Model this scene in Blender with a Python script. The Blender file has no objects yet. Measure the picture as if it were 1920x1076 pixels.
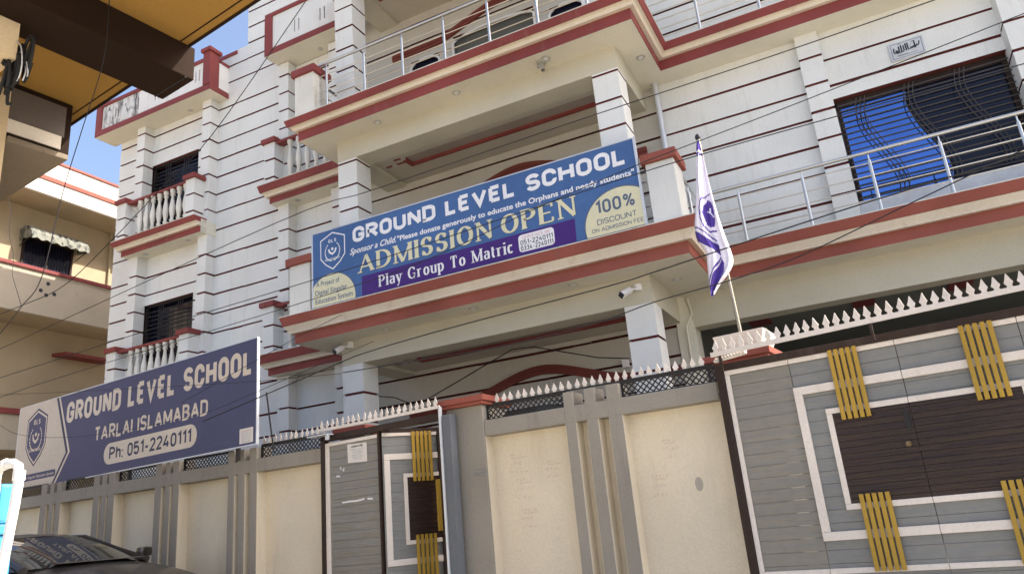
import bpy, math, random
from mathutils import Matrix, Vector
random.seed(7)
SC = bpy.context.scene
COL = SC.collection
H = 1.1          # camera height above the road; heights in this script are given relative to the camera

# ------------------------------------------------------------------ camera
cam = bpy.data.cameras.new('camera')
cam_ob = bpy.data.objects.new('camera', cam)
COL.objects.link(cam_ob)
YAW, PITCH, ROLL, FPX = -0.43093, 0.305485, -0.094442, 1411.5
f = Vector((math.sin(YAW)*math.cos(PITCH), math.cos(YAW)*math.cos(PITCH), math.sin(PITCH)))
r = Vector((math.cos(YAW), -math.sin(YAW), 0)); u = r.cross(f)
r2 = math.cos(ROLL)*r + math.sin(ROLL)*u; u2 = -math.sin(ROLL)*r + math.cos(ROLL)*u
cam_ob.matrix_world = Matrix(((r2.x, u2.x, -f.x, 0), (r2.y, u2.y, -f.y, 0), (r2.z, u2.z, -f.z, H), (0, 0, 0, 1)))
cam.sensor_width = 36; cam.sensor_fit = 'HORIZONTAL'; cam.lens = FPX/1920*36
cam.clip_end = 2000; cam.clip_start = 0.05
SC.camera = cam_ob

# ------------------------------------------------------------------ sky and sun
SUN = Vector((1.05, 0.38, 1.0)).normalized()
W = bpy.data.worlds.new('World'); SC.world = W; W.use_nodes = True
nt = W.node_tree; nt.nodes.clear()
sky = nt.nodes.new('ShaderNodeTexSky'); sky.sky_type = 'NISHITA'; sky.sun_disc = False
sky.sun_elevation = math.asin(SUN.z); sky.sun_rotation = math.atan2(SUN.x, SUN.y)
sky.altitude = 500; sky.air_density = 0.9; sky.dust_density = 7.0; sky.ozone_density = 1.0
bg = nt.nodes.new('ShaderNodeBackground'); bg.inputs['Strength'].default_value = 0.15
wo = nt.nodes.new('ShaderNodeOutputWorld')
nt.links.new(sky.outputs[0], bg.inputs[0]); nt.links.new(bg.outputs[0], wo.inputs[0])
sl = bpy.data.lights.new('sun', 'SUN'); sl.energy = 3.4; sl.angle = math.radians(0.5); sl.color = (1.0, 0.95, 0.87)
so = bpy.data.objects.new('sun', sl); COL.objects.link(so)
so.rotation_euler = (-SUN).to_track_quat('-Z', 'Y').to_euler(); so.location = (20, 10, 30)
SC.view_settings.view_transform = 'Standard'; SC.view_settings.look = 'None'
SC.view_settings.gamma = 1; SC.view_settings.exposure = 1.40
SC.view_settings.use_curve_mapping = False

# ------------------------------------------------------------------ materials
def srgb(*c):
    return tuple((x/12.92 if x <= .04045 else ((x+.055)/1.055)**2.4) for x in c)

def paint(name, col, rough=.75, spec=.22, hwave=0., vmul=1., var=.10, scale=1.2, fine=.05, bump=.15, metal=0., sthr=.56, streak=0., streak_col=(.12, .10, .08), spots=0., spot_col=(.1, .09, .08), coat=0., fscale=60.):
    m = bpy.data.materials.new(name); m.use_nodes = True
    n = m.node_tree.nodes; l = m.node_tree.links
    b = n['Principled BSDF']
    geo = n.new('ShaderNodeNewGeometry')
    a = n.new('ShaderNodeTexNoise'); a.inputs['Scale'].default_value = scale; a.inputs['Detail'].default_value = 6
    l.new(geo.outputs['Position'], a.inputs['Vector'])
    d = n.new('ShaderNodeTexNoise'); d.inputs['Scale'].default_value = fscale; d.inputs['Detail'].default_value = 3
    l.new(geo.outputs['Position'], d.inputs['Vector'])
    def mapr(src, lo, hi):
        q = n.new('ShaderNodeMapRange'); q.inputs['From Min'].default_value = .3; q.inputs['From Max'].default_value = .7
        q.inputs['To Min'].default_value = lo; q.inputs['To Max'].default_value = hi; l.new(src, q.inputs['Value']); return q.outputs[0]
    v1 = mapr(a.outputs['Fac'], 1-var, 1+var); v2 = mapr(d.outputs['Fac'], 1-fine, 1+fine)
    mu = n.new('ShaderNodeMath'); mu.operation = 'MULTIPLY'; l.new(v1, mu.inputs[0]); l.new(v2, mu.inputs[1])
    vm = n.new('ShaderNodeVectorMath'); vm.operation = 'SCALE'; vm.inputs[0].default_value = col
    l.new(mu.outputs[0], vm.inputs['Scale'])
    out = vm.outputs[0]
    def overlay(out, vecscale, sc, thr, amt, c2, seed):
        mp = n.new('ShaderNodeMapping'); mp.inputs['Scale'].default_value = vecscale; mp.inputs['Location'].default_value = (seed, seed*2, 0)
        l.new(geo.outputs['Position'], mp.inputs['Vector'])
        t = n.new('ShaderNodeTexNoise'); t.inputs['Scale'].default_value = sc; t.inputs['Detail'].default_value = 8; t.inputs['Roughness'].default_value = .65
        l.new(mp.outputs[0], t.inputs['Vector'])
        q = n.new('ShaderNodeMapRange'); q.inputs['From Min'].default_value = thr; q.inputs['From Max'].default_value = thr+.12
        q.inputs['To Min'].default_value = 0; q.inputs['To Max'].default_value = amt; l.new(t.outputs['Fac'], q.inputs['Value'])
        mx = n.new('ShaderNodeMix'); mx.data_type = 'RGBA'
        l.new(q.outputs[0], mx.inputs['Factor']); l.new(out, mx.inputs['A']); mx.inputs['B'].default_value = (*c2, 1)
        return mx.outputs['Result']
    if streak: out = overlay(out, (1, 1, .12), 7., sthr, streak, streak_col, 3.1)
    if spots: out = overlay(out, (1, 1, .6), 9., sthr+.04, spots, spot_col, 11.7)
    l.new(out, b.inputs['Base Color'])
    b.inputs['Roughness'].default_value = rough; b.inputs['Metallic'].default_value = metal; b.inputs['Specular IOR Level'].default_value = spec
    if coat: b.inputs['Coat Weight'].default_value = coat; b.inputs['Coat Roughness'].default_value = .05
    if hwave:      # long shallow ripples of thin sheet metal or flex
        mp = n.new('ShaderNodeMapping'); mp.inputs['Scale'].default_value = (1, 1, 9*vmul)
        l.new(geo.outputs['Position'], mp.inputs['Vector'])
        t = n.new('ShaderNodeTexNoise'); t.inputs['Scale'].default_value = 2.2; t.inputs['Detail'].default_value = 3
        l.new(mp.outputs[0], t.inputs['Vector'])
        bp = n.new('ShaderNodeBump'); bp.inputs['Strength'].default_value = hwave; bp.inputs['Distance'].default_value = .02
        l.new(t.outputs['Fac'], bp.inputs['Height']); l.new(bp.outputs[0], b.inputs['Normal']); bump = 0
    if bump:
        bp = n.new('ShaderNodeBump'); bp.inputs['Strength'].default_value = bump; bp.inputs['Distance'].default_value = .01
        l.new(d.outputs['Fac'], bp.inputs['Height']); l.new(bp.outputs[0], b.inputs['Normal'])
    return m

M = {}
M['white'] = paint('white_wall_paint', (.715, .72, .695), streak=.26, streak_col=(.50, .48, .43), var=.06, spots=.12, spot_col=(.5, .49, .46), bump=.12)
M['white_mould'] = paint('mould_stained_white_paint', (.74, .73, .70), streak=.5, streak_col=(.25, .24, .22), spots=.5, spot_col=(.3, .29, .27), bump=.3)
M['black_mould'] = paint('black_mould_on_white_paint', (.66, .65, .62), streak=1.0, streak_col=(.05, .05, .045), spots=1.0, spot_col=(.08, .08, .075), bump=.4, sthr=.49)
M['pier_dirty'] = paint('dirty_white_paint', (.68, .66, .60), streak=.5, streak_col=(.30, .27, .22), spots=.5, spot_col=(.30, .27, .24), bump=.25)
M['cream_trim'] = paint('cream_trim_paint', (.70, .62, .50), streak=.35, streak_col=(.45, .33, .20), spots=.3, spot_col=(.45, .38, .30), var=.07)
M['beam'] = paint('shaded_beam_paint', (.53, .50, .40), var=.07, streak=.1, streak_col=(.4, .36, .3))  # same cream paint as the soffits, darkened so the beams read as shaded
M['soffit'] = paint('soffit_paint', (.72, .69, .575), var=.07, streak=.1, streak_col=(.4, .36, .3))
M['maroon'] = paint('maroon_paint', (.225, .052, .048), var=.16, rough=.6, spots=.5, spot_col=(.14, .045, .04), streak=.35, streak_col=(.26, .12, .10))
M['maroon_old'] = paint('weathered_red_paint', (.285, .085, .062), var=.18, rough=.7, spots=.6, spot_col=(.20, .10, .08))
M['groove'] = paint('groove_maroon_paint', (.14, .034, .030), var=.2, rough=.8)
M['steel'] = paint('stainless_steel', (.60, .58, .54), rough=.30, spec=.5, metal=.9, var=.05, fine=.03, bump=0)
M['black_metal'] = paint('black_painted_metal', (.028, .026, .026), rough=.5, var=.2)
M['dark_brown'] = paint('dark_brown_metal_paint', (.034, .020, .015), rough=.55, var=.2, streak=.3, streak_col=(.09, .07, .06))
M['dark_wood'] = paint('dark_wood_laminate', (.030, .015, .011), rough=.35, spec=.35, hwave=.6, var=.25, streak=.0, fine=.15)
M['gate_grey'] = paint('grey_gate_paint', (.205, .205, .198), rough=.36, spec=.4, hwave=.5, var=.07, spots=.15, spot_col=(.27, .26, .24), bump=.12, fscale=14)
M['gate_grey_warm'] = paint('dusty_grey_gate_paint', (.215, .20, .172), rough=.33, spec=.45, hwave=.6, var=.08, spots=.25, spot_col=(.17, .15, .13), bump=.12, fscale=14)
M['gate_white'] = paint('white_gate_paint', (.70, .635, .575), rough=.4, var=.07, streak=.25, streak_col=(.5, .40, .31), spots=.3, spot_col=(.5, .42, .36))
M['brass'] = paint('golden_yellow_paint', (.40, .25, .04), rough=.42, var=.18, streak=.3, streak_col=(.28, .16, .03), spots=.2, spot_col=(.3, .2, .05))
M['wall_grey'] = paint('grey_wall_paint', (.275, .25, .215), rough=.85, var=.10, streak=.4, streak_col=(.16, .145, .13), spots=.3, spot_col=(.18, .16, .14), bump=.2)
M['wall_cream'] = paint('cream_wall_paint', (.68, .60, .465), rough=.85, var=.08, streak=.25, streak_col=(.50, .40, .29), spots=.25, spot_col=(.50, .42, .33), bump=.25)
M['sign_blue'] = paint('dark_blue_flex', (.064, .068, .145), rough=.5, hwave=.25, vmul=.2, var=.08, bump=.05, fscale=25)
M['sign_navy'] = paint('navy_print', (.045, .05, .10), rough=.5, var=.05, bump=0)
M['sign_cream'] = paint('cream_flex', (.56, .49, .42), rough=.5, var=.05, bump=.05, fscale=25)
M['print_cream'] = paint('cream_print', (.64, .56, .47), rough=.55, var=.05, bump=0)
M['print_white'] = paint('white_print', (.78, .77, .78), rough=.55, var=.04, bump=0)
M['banner_blue'] = paint('mid_blue_flex', (.062, .130, .30), rough=.5, hwave=.25, vmul=.2, var=.10, bump=.06, fscale=20)
M['banner_purple'] = paint('purple_print', (.060, .022, .165), rough=.45, var=.08, bump=0)
M['banner_cream'] = paint('pale_yellow_print', (.66, .62, .42), rough=.5, var=.05, bump=0)
M['print_slate'] = paint('slate_blue_print', (.10, .13, .20), rough=.5, var=.05, bump=0)
M['print_dark'] = paint('dark_print', (.03, .03, .04), rough=.5, var=.05, bump=0)
M['print_red'] = paint('red_print', (.45, .05, .05), rough=.5, var=.05, bump=0)
M['alu'] = paint('aluminium_frame', (.60, .62, .66), rough=.4, metal=.3, var=.05)
M['paper'] = paint('paper', (.70, .66, .62), rough=.8, var=.06, bump=0)
M['flag_white'] = paint('flag_white_cloth', (.80, .77, .86), rough=.9, var=.03, fine=.08)
M['flag_purple'] = paint('flag_purple_cloth', (.085, .050, .30), rough=.9, var=.08)
M['wire'] = paint('black_cable', (.02, .02, .022), rough=.6, bump=0)
M['nb_tan'] = paint('tan_house_paint', (.43, .345, .225), rough=.85, var=.08, streak=.2, streak_col=(.36, .27, .18), bump=.2)
M['nb_parapet'] = paint('pale_tan_house_paint', (.45, .385, .295), rough=.85, var=.08, streak=.25, streak_col=(.30, .25, .2), spots=.35, spot_col=(.28, .24, .2), bump=.2)
M['nb_white'] = paint('off_white_house_paint', (.70, .65, .58), rough=.8, var=.05)
M['near_yellow'] = paint('ochre_soffit_paint', (.30, .17, .045), rough=.85, spec=.1, var=.05, bump=.1)
M['near_brown'] = paint('chocolate_brown_paint', (.020, .011, .007), rough=.8, spec=.1, var=.15, bump=.15)
M['near_cream'] = paint('pale_yellow_wall_paint', (.62, .50, .33), rough=.8, var=.05)
M['near_grey'] = paint('grey_brown_panel', (.12, .10, .09), rough=.5, var=.08)
M['concrete'] = paint('raw_concrete', (.20, .165, .125), rough=.9, var=.15, spots=.5, spot_col=(.12, .10, .08), bump=.5)
M['road'] = paint('dusty_road', (.40, .37, .31), rough=.95, var=.15, scale=.5, spots=.3, spot_col=(.22, .19, .16), bump=.4)
M['tile'] = paint('courtyard_tiles', (.22, .19, .16), rough=.6, var=.1)
M['floor_tile'] = paint('brown_floor_tiles', (.17, .14, .115), rough=.5, var=.1)
M['porch_ceiling'] = paint('shaded_porch_ceiling_paint', (.50, .46, .38), rough=.8, var=.07)  # shade under the porch painted in as a darker ceiling tone
M['arch_red'] = paint('old_red_arch_paint', (.17, .045, .035), var=.15, rough=.7, spots=.4, spot_col=(.12, .04, .03))
M['recess'] = paint('shaded_white_porch_paint', (.50, .475, .42), streak=.2, streak_col=(.38, .35, .3), var=.06)  # white wall paint with the porch shade mixed into its colour
M['pier_clean'] = paint('grey_white_pier_paint', (.66, .66, .63), streak=.15, streak_col=(.45, .42, .36))
M['grille_brown'] = paint('brown_grille_paint', (.065, .052, .042), rough=.45, spec=.4)
M['awning'] = paint('patterned_awning_cloth', (.24, .24, .20), rough=.9, var=.1, sthr=.44, spots=1., spot_col=(.04, .04, .04))
M['pvc'] = paint('white_pvc', (.75, .74, .72), rough=.4, var=.04, bump=.05)
M['blue_plastic'] = paint('blue_plastic', (.06, .28, .50), rough=.35, var=.06, bump=.05)
M['car_paint'] = paint('black_car_paint', (.008, .007, .007), rough=.4, spec=.3, var=.1, bump=0, coat=.45)
M['rubber'] = paint('tyre_rubber', (.02, .02, .02), rough=.85)
M['marble'] = paint('grey_marble', (.55, .57, .60), rough=.35, var=.1, scale=6)
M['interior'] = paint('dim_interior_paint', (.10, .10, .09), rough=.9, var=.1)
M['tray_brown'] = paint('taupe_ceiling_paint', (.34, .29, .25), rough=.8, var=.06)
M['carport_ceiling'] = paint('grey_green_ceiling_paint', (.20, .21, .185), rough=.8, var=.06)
M['lamp_metal'] = paint('brushed_lamp_ring', (.50, .49, .46), rough=.35, metal=.5)
M['curtain'] = paint('dark_curtain', (.05, .048, .045), rough=.9, var=.2, scale=8)

def glass_mat(name, col, rough=.03, spec=.9, metal=0.):
    m = bpy.data.materials.new(name); m.use_nodes = True
    b = m.node_tree.nodes['Principled BSDF']
    n = m.node_tree.nodes; l = m.node_tree.links
    t = n.new('ShaderNodeTexNoise'); t.inputs['Scale'].default_value = 3.
    q = n.new('ShaderNodeVectorMath'); q.operation = 'SCALE'; q.inputs[0].default_value = col
    a = n.new('ShaderNodeMapRange'); a.inputs['To Min'].default_value = .8; a.inputs['To Max'].default_value = 1.2
    l.new(t.outputs['Fac'], a.inputs['Value']); l.new(a.outputs[0], q.inputs['Scale']); l.new(q.outputs[0], b.inputs['Base Color'])
    b.inputs['Roughness'].default_value = rough; b.inputs['Specular IOR Level'].default_value = spec; b.inputs['Metallic'].default_value = metal
    return m
M['blue_glass'] = glass_mat('blue_reflective_glass', (.105, .21, .52), .03, 1., 1.)
M['dark_glass'] = glass_mat('dark_window_glass', (.008, .009, .022), .08, .3)
M['car_glass'] = glass_mat('dark_car_glass', (.010, .011, .012), .02, .8)
M['grey_glass'] = glass_mat('grey_window_glass', (.10, .10, .09), .1, .5)

# ------------------------------------------------------------------ mesh helpers
OFF = {}   # object -> offset taken off the vertices (coordinates of its thing's base, in the builder's frame)

class MB:
    def __init__(s): s.v = []; s.f = []; s.mi = []; s.smooth = False
    def quad(s, pts, mi=0):
        b = len(s.v); s.v += [tuple(p) for p in pts]; s.f.append(tuple(range(b, b+len(pts)))); s.mi.append(mi); return s
    def box(s, x0, x1, y0, y1, z0, z1, mi=0, mz=None):
        b = len(s.v)
        s.v += [(x0,y0,z0),(x1,y0,z0),(x1,y1,z0),(x0,y1,z0),(x0,y0,z1),(x1,y0,z1),(x1,y1,z1),(x0,y1,z1)]
        for k, q in enumerate(((0,3,2,1),(4,5,6,7),(0,1,5,4),(1,2,6,5),(2,3,7,6),(3,0,4,7))):
            s.f.append(tuple(b+i for i in q)); s.mi.append(mz if (mz is not None and k < 2) else mi)
        return s
    def prism(s, poly, y0, y1, mi=0):      # poly in (x,z), extruded in y
        b = len(s.v); n = len(poly)
        a = sum(poly[i][0]*poly[(i+1)%n][1]-poly[(i+1)%n][0]*poly[i][1] for i in range(n))
        if a < 0: poly = poly[::-1]
        s.v += [(p[0], y0, p[1]) for p in poly] + [(p[0], y1, p[1]) for p in poly]
        s.f.append(tuple(b+i for i in range(n))); s.mi.append(mi)
        s.f.append(tuple(b+n+i for i in range(n-1, -1, -1))); s.mi.append(mi)
        for i in range(n):
            j = (i+1) % n; s.f.append((b+i, b+n+i, b+n+j, b+j)); s.mi.append(mi)
        return s
    def tube(s, pts, rad, n=8, mi=0, cap=True):
        pts = [Vector(p) for p in pts]; b = len(s.v)
        rr = rad if isinstance(rad, (list, tuple)) else [rad]*len(pts)
        up = Vector((0, 0, 1))
        for i, p in enumerate(pts):
            t = (pts[min(i+1, len(pts)-1)]-pts[max(i-1, 0)]).normalized()
            a = t.cross(up)
            if a.length < 1e-3: a = t.cross(Vector((1, 0, 0)))
            a.normalize(); c = a.cross(t); up = c if abs(t.z) > .7 else Vector((0, 0, 1))
            for k in range(n):
                q = p + (a*math.cos(2*math.pi*k/n)+c*math.sin(2*math.pi*k/n))*rr[i]
                s.v.append(tuple(q))
        for i in range(len(pts)-1):
            for k in range(n):
                k2 = (k+1) % n
                s.f.append((b+i*n+k, b+i*n+k2, b+(i+1)*n+k2, b+(i+1)*n+k)); s.mi.append(mi)
        if cap:
            s.f.append(tuple(b+k for k in range(n-1, -1, -1))); s.mi.append(mi)
            e = b+(len(pts)-1)*n; s.f.append(tuple(e+k for k in range(n))); s.mi.append(mi)
        s.smooth = True
        return s
    def lathe(s, cx, cy, prof, n=14, mi=0):     # prof: (radius, z)
        b = len(s.v)
        for (rad, z) in prof:
            for k in range(n):
                a = 2*math.pi*k/n; s.v.append((cx+rad*math.cos(a), cy+rad*math.sin(a), z))
        for i in range(len(prof)-1):
            for k in range(n):
                k2 = (k+1) % n; s.f.append((b+i*n+k, b+i*n+k2, b+(i+1)*n+k2, b+(i+1)*n+k)); s.mi.append(mi)
        s.f.append(tuple(b+k for k in range(n-1, -1, -1))); s.mi.append(mi)
        e = b+(len(prof)-1)*n; s.f.append(tuple(e+k for k in range(n))); s.mi.append(mi)
        s.smooth = True
        return s
    def bar(s, p, q, w, d, mi=0):        # square bar between two points
        p = Vector(p); q = Vector(q); t = (q-p).normalized(); a = t.cross(Vector((0, 1, 0)))
        if a.length < 1e-3: a = Vector((1, 0, 0))
        a.normalize(); c = a.cross(t).normalized(); b = len(s.v)
        for e in (p, q):
            for (i, j) in ((-1,-1),(1,-1),(1,1),(-1,1)): s.v.append(tuple(e+a*i*w/2+c*j*d/2))
        for q4 in ((3,2,1,0),(4,5,6,7),(0,1,5,4),(1,2,6,5),(2,3,7,6),(3,0,4,7)):
            s.f.append(tuple(b+i for i in q4)); s.mi.append(mi)
        return s
    def build(s, name, mat, parent=None, bevel=0., off=None):
        mats = mat if isinstance(mat, (list, tuple)) else [mat]
        o = off if off is not None else (OFF[parent.name] if parent else (0, 0, 0))
        me = bpy.data.meshes.new(name)
        if parent is None: vs = [(x-o[0], y-o[1], z-o[2]) for x, y, z in s.v]
        else: vs = [(x-o[0], y-o[1], z-o[2]) for x, y, z in s.v]
        me.from_pydata(vs, [], s.f); me.validate()
        for k in mats: me.materials.append(M[k] if isinstance(k, str) else k)
        if len(me.polygons) == len(s.mi): me.polygons.foreach_set('material_index', s.mi)
        ob = bpy.data.objects.new(name, me); COL.objects.link(ob)
        if s.smooth:
            me.polygons.foreach_set('use_smooth', [True]*len(me.polygons))
            md = ob.modifiers.new('edge', 'EDGE_SPLIT'); md.split_angle = math.radians(38)
        if parent: ob.parent = parent
        else: ob.location = (o[0], o[1], o[2]+H)
        OFF[ob.name] = o
        if bevel:
            md = ob.modifiers.new('bevel', 'BEVEL'); md.width = bevel; md.segments = 2; md.limit_method = 'ANGLE'
        return ob

def thing(name, label, cat, loc, group=None):       # world-axis thing; loc relative to the camera height
    o = bpy.data.objects.new(name, None); COL.objects.link(o)
    o.location = (loc[0], loc[1], loc[2]+H); o['label'] = label; o['category'] = cat
    if group: o['group'] = group
    OFF[o.name] = loc; o.empty_display_size = .2
    return o
def framed(name, label, cat, p0, ang, z0=-1.1, group=None):     # thing with its own along-wall axis
    o = thing(name, label, cat, (0, 0, z0), group)
    o.location = (p0[0], p0[1], z0+H); o.rotation_euler.z = math.radians(ang)
    return o
def tag(o, label, cat, group=None):
    o['label'] = label; o['category'] = cat
    if group: o['group'] = group
    return o
def struct(o): o['kind'] = 'structure'; return o
def dup(ob, parent, loc):
    c = ob.copy(); COL.objects.link(c); c.parent = parent; c.location = loc; OFF[c.name] = OFF[ob.name]; return c

def bands(parent, x0, x1, yf, yb, z0, z1, grooves, mat='white', g=.034, core=True, depth=.022, name='plaster_band'):
    """plaster courses with painted recessed joints between them, on a maroon backing"""
    if core:
        MB().box(x0+depth, x1-depth, yf+depth, yb, z0, z1).build('joint_backing', 'groove', parent)
    gz = sorted([z for z in grooves if z0+.03 < z < z1-.03])
    lo = z0
    for z in gz+[None]:
        if z is not None: z += random.uniform(-.004, .004); g_ = g*random.uniform(.85, 1.12)
        hi = z1 if z is None else z-g_/2
        MB().box(x0, x1, yf, yb-.001, lo, hi, 0, 1).build(name, [mat, 'groove'], parent)
        lo = None if z is None else z+g_/2

def mitre_band(parent, path, prof, mat, name='edge_band', closed=False):
    """profile (outward offset, z) swept along an axis-aligned open path in plan, mitred at corners. Outward = right-hand side of travel"""
    mb = MB(); n = len(path); rings = []
    for i, p in enumerate(path):
        p = Vector(p)
        d1 = (Vector(path[i])-Vector(path[i-1])).normalized() if i > 0 else None
        d2 = (Vector(path[i+1])-Vector(path[i])).normalized() if i < n-1 else None
        n1 = Vector((d1.y, -d1.x)) if d1 else None; n2 = Vector((d2.y, -d2.x)) if d2 else None
        if n1 is None: m = n2
        elif n2 is None: m = n1
        else:
            m = (n1+n2); m = m/(m.dot(n1)) if m.dot(n1) else n1
        rings.append([(p.x+m.x*o, p.y+m.y*o, z) for o, z in prof])
    b = 0
    for rg in rings: mb.v += rg
    k = len(prof)
    for i in range(n-1):
        for j in range(k):
            j2 = (j+1) % k
            mb.f.append((i*k+j, (i+1)*k+j, (i+1)*k+j2, i*k+j2)); mb.mi.append(0)
    mb.f.append(tuple(range(k-1, -1, -1))); mb.mi.append(0)
    mb.f.append(tuple((n-1)*k+j for j in range(k))); mb.mi.append(0)
    return mb.build(name, mat, parent)

# ------------------------------------------------------------------ lettering
def arc(cx, cy, rx, ry, a0, a1, n=8):
    return [(cx+rx*math.cos(math.radians(a0+(a1-a0)*i/n)), cy+ry*math.sin(math.radians(a0+(a1-a0)*i/n))) for i in range(n+1)]
def G(ch, serif=False):
    """centre-line glyphs in a box 0..w by 0..1 -> (w, [(points, weight)])"""
    w = .46; rr = .2 if not serif else None
    def O(w):
        if serif: return arc(w/2, .5, w/2, .5, 90, 450, 28)
        R = w/2; Y = .29; p = []
        p += arc(w-R, 1-Y, R, Y, 90, 0, 9); p += arc(w-R, Y, R, Y, 0, -90, 9); p += arc(R, Y, R, Y, -90, -180, 9); p += arc(R, 1-Y, R, Y, 180, 90, 9); p.append(p[0])
        return p
    if ch == ' ': return .17, []
    if ch == 'O': w = .62 if serif else .44; return w, [(O(w), 1)]
    if ch == '0': w = .40; return w, [(O(w), 1)]
    if ch == 'C':
        w = .42; R = .21; Y = .28; return w, [(arc(w-R, 1-Y, R, Y, -12, 90, 8)+arc(R, 1-Y, R, Y, 90, 180, 8)+arc(R, Y, R, Y, 180, 270, 8)+arc(w-R, Y, R, Y, 270, 372, 8), 1)]
    if ch == 'G':
        if serif:
            w = .66; return w, [(arc(w/2, .5, w/2, .5, 42, 318, 22)+[(w*.88, .12), (w*.88, .42)], 1), ([(w*.62, .42), (w*1.02, .42)], .6), ([(w*.88, .72), (w*.88, .95)], .6)]
        w = .44; R = .22; Y = .28; return w, [(arc(w-R, 1-Y, R, Y, -12, 90, 8)+arc(R, 1-Y, R, Y, 90, 180, 8)+arc(R, Y, R, Y, 180, 270, 8)+arc(w-R, Y, R, Y, 270, 360, 8)+[(w, .44), (w*.5, .44)], 1)]
    if ch == 'U': w = .44; R = .22; Y = .28; return w, [([(0, 1)]+arc(R, Y, R, Y, 180, 270, 8)+arc(w-R, Y, R, Y, 270, 360, 8)+[(w, 1)], 1)]
    if ch == 'R':
        w = .44; return w, [([(0, 0), (0, 1)]+arc(w-.25, .74, .25, .26, 90, -90, 8)+[(0, .48)], 1), ([(w*.45, .48), (w*1.04, 0)], 1)]
    if ch == 'P':
        w = .46; return w, [([(0, 0), (0, 1)]+arc(w-.26, .74, .26, .26, 90, -90, 8)+[(0, .48)], 1)]
    if ch == 'B':
        w = .44; return w, [([(0, .53)]+arc(w-.25, .765, .22, .235, -90, 90, 8)+[(0, 1), (0, 0)]+arc(w-.26, .265, .26, .265, -90, 90, 8)+[(0, .53)], 1)]
    if ch == 'D':
        w = .62 if serif else .44; R = .45 if serif else .24
        return w, [([(0, 0), (0, 1)]+arc(w-R, 1-R if not serif else .5, R, R if not serif else .5, 90, 0, 7)+arc(w-R, R if not serif else .5, R, R if not serif else .5, 0, -90, 7)+[(0, 0), (0, .1)], 1)]
    if ch == 'N': w = .60 if serif else .46; return w, [([(0, 0), (0, 1)], .5 if serif else 1), ([(0, 1), (w, 0)], 1), ([(w, 0), (w, 1)], .5 if serif else 1)]
    if ch == 'M': w = .80 if serif else .58; return w, [([(0, 0), (0, 1)], .5 if serif else 1), ([(0, 1), (w/2, .12 if not serif else 0)], 1), ([(w/2, .12 if not serif else 0), (w, 1)], .5 if serif else 1), ([(w, 1), (w, 0)], 1)]
    if ch == 'L': w = .36; return w, [([(0, 1), (0, 0), (w, 0)], 1)]
    if ch == 'E':
        w = .50 if serif else .36; return w, [([(0, 0), (0, 1)], 1), ([(0, 1), (w, 1)], 1), ([(0, .51), (w*.85, .51)], 1), ([(0, 0), (w, 0)], 1)]+([([(w, 1), (w, .8)], .5), ([(w, 0), (w, .22)], .5)] if serif else [])
    if ch == 'F': w = .36; return w, [([(0, 0), (0, 1), (w, 1)], 1), ([(0, .51), (w*.85, .51)], 1)]
    if ch == 'V': w = .50; return w, [([(0, 1), (w/2, 0), (w, 1)], 1)]
    if ch == 'A':
        w = .70 if serif else .50
        return w, [([(0, 0), (w/2, 1)], .4 if serif else 1), ([(w/2, 1), (w, 0)], 1), ([(w*.2, .3), (w*.8, .3)], 1)]
    if ch == 'S':
        w = .42; return w, [(arc(w*.5, .74, w*.5, .26, 15, 235, 16)+arc(w*.5, .26, w*.5, .26, 55, -165, 16), 1)] + ([([(w*.95, .72), (w*.95, 1)], .4), ([(0, .28), (0, 0)], .4)] if serif else [])
    if ch == 'H': w = .46; return w, [([(0, 0), (0, 1)], 1), ([(w, 0), (w, 1)], 1), ([(0, .51), (w, .51)], 1)]
    if ch == 'T': w = .54 if serif else .42; return w, [([(w/2, 0), (w/2, 1)], 1), ([(0, 1), (w, 1)], 1)]+([([(0, 1), (0, .76)], .4), ([(w, 1), (w, .76)], .4)] if serif else [])
    if ch == 'I': w = 0; return w, [([(0, 0), (0, 1)], 1)]
    if ch == '1': w = .2; return w, [([(0, .80), (w, 1), (w, 0)], 1)]
    if ch == '2': w = .40; return w, [(arc(w/2, .76, w/2, .24, 170, 0, 8)+[(w*.93, .60), (0, 0), (w, 0)], 1)]
    if ch == '3': w = .40; return w, [(arc(w/2, .76, w/2, .24, 160, -90, 10)+arc(w/2, .26, w/2, .26, 90, -160, 10), 1)]
    if ch == '4': w = .44; return w, [([(w*.6, 1), (0, .26), (w, .26)], 1), ([(w*.75, .52), (w*.75, 0)], 1)]
    if ch == '5': w = .40; return w, [([(w*.92, 1), (.02, 1), (0, .56)]+arc(w/2, .32, w/2, .32, 100, -160, 10), 1)]
    if ch == '-': w = .26; return w, [([(0, .40), (w, .40)], 1)]
    if ch == ':': w = 0; return w, [([(0, -.06), (0, .07)], 1), ([(0, .50), (0, .63)], 1)]
    if ch == 'h': w = .36; return w, [([(0, 0), (0, 1)], 1), ([(0, .45)]+arc(w/2, .50, w/2, .20, 180, 0, 7)+[(w, 0)], 1)]
    if ch == '%': w = .62; return w, [(arc(.12, .80, .11, .18, 0, 360, 14), .75), (arc(w-.12, .20, .11, .18, 0, 360, 14), .75), ([(.12, 0), (w-.12, 1)], .75)]
    # lower case, serif text
    if ch == 'l': w = 0; return w, [([(0, 0), (0, 1.02)], 1)]
    if ch == 'i': w = 0; return w, [([(0, 0), (0, .66)], 1), ([(0, .88), (0, 1.02)], 1.05)]
    if ch == 'o': w = .42; return w, [(arc(w/2, .33, w/2, .35, 0, 360, 20), 1)]
    if ch == 'c': w = .36; return w, [(arc(w/2, .33, w/2, .35, 40, 320, 16), 1)]
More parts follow.
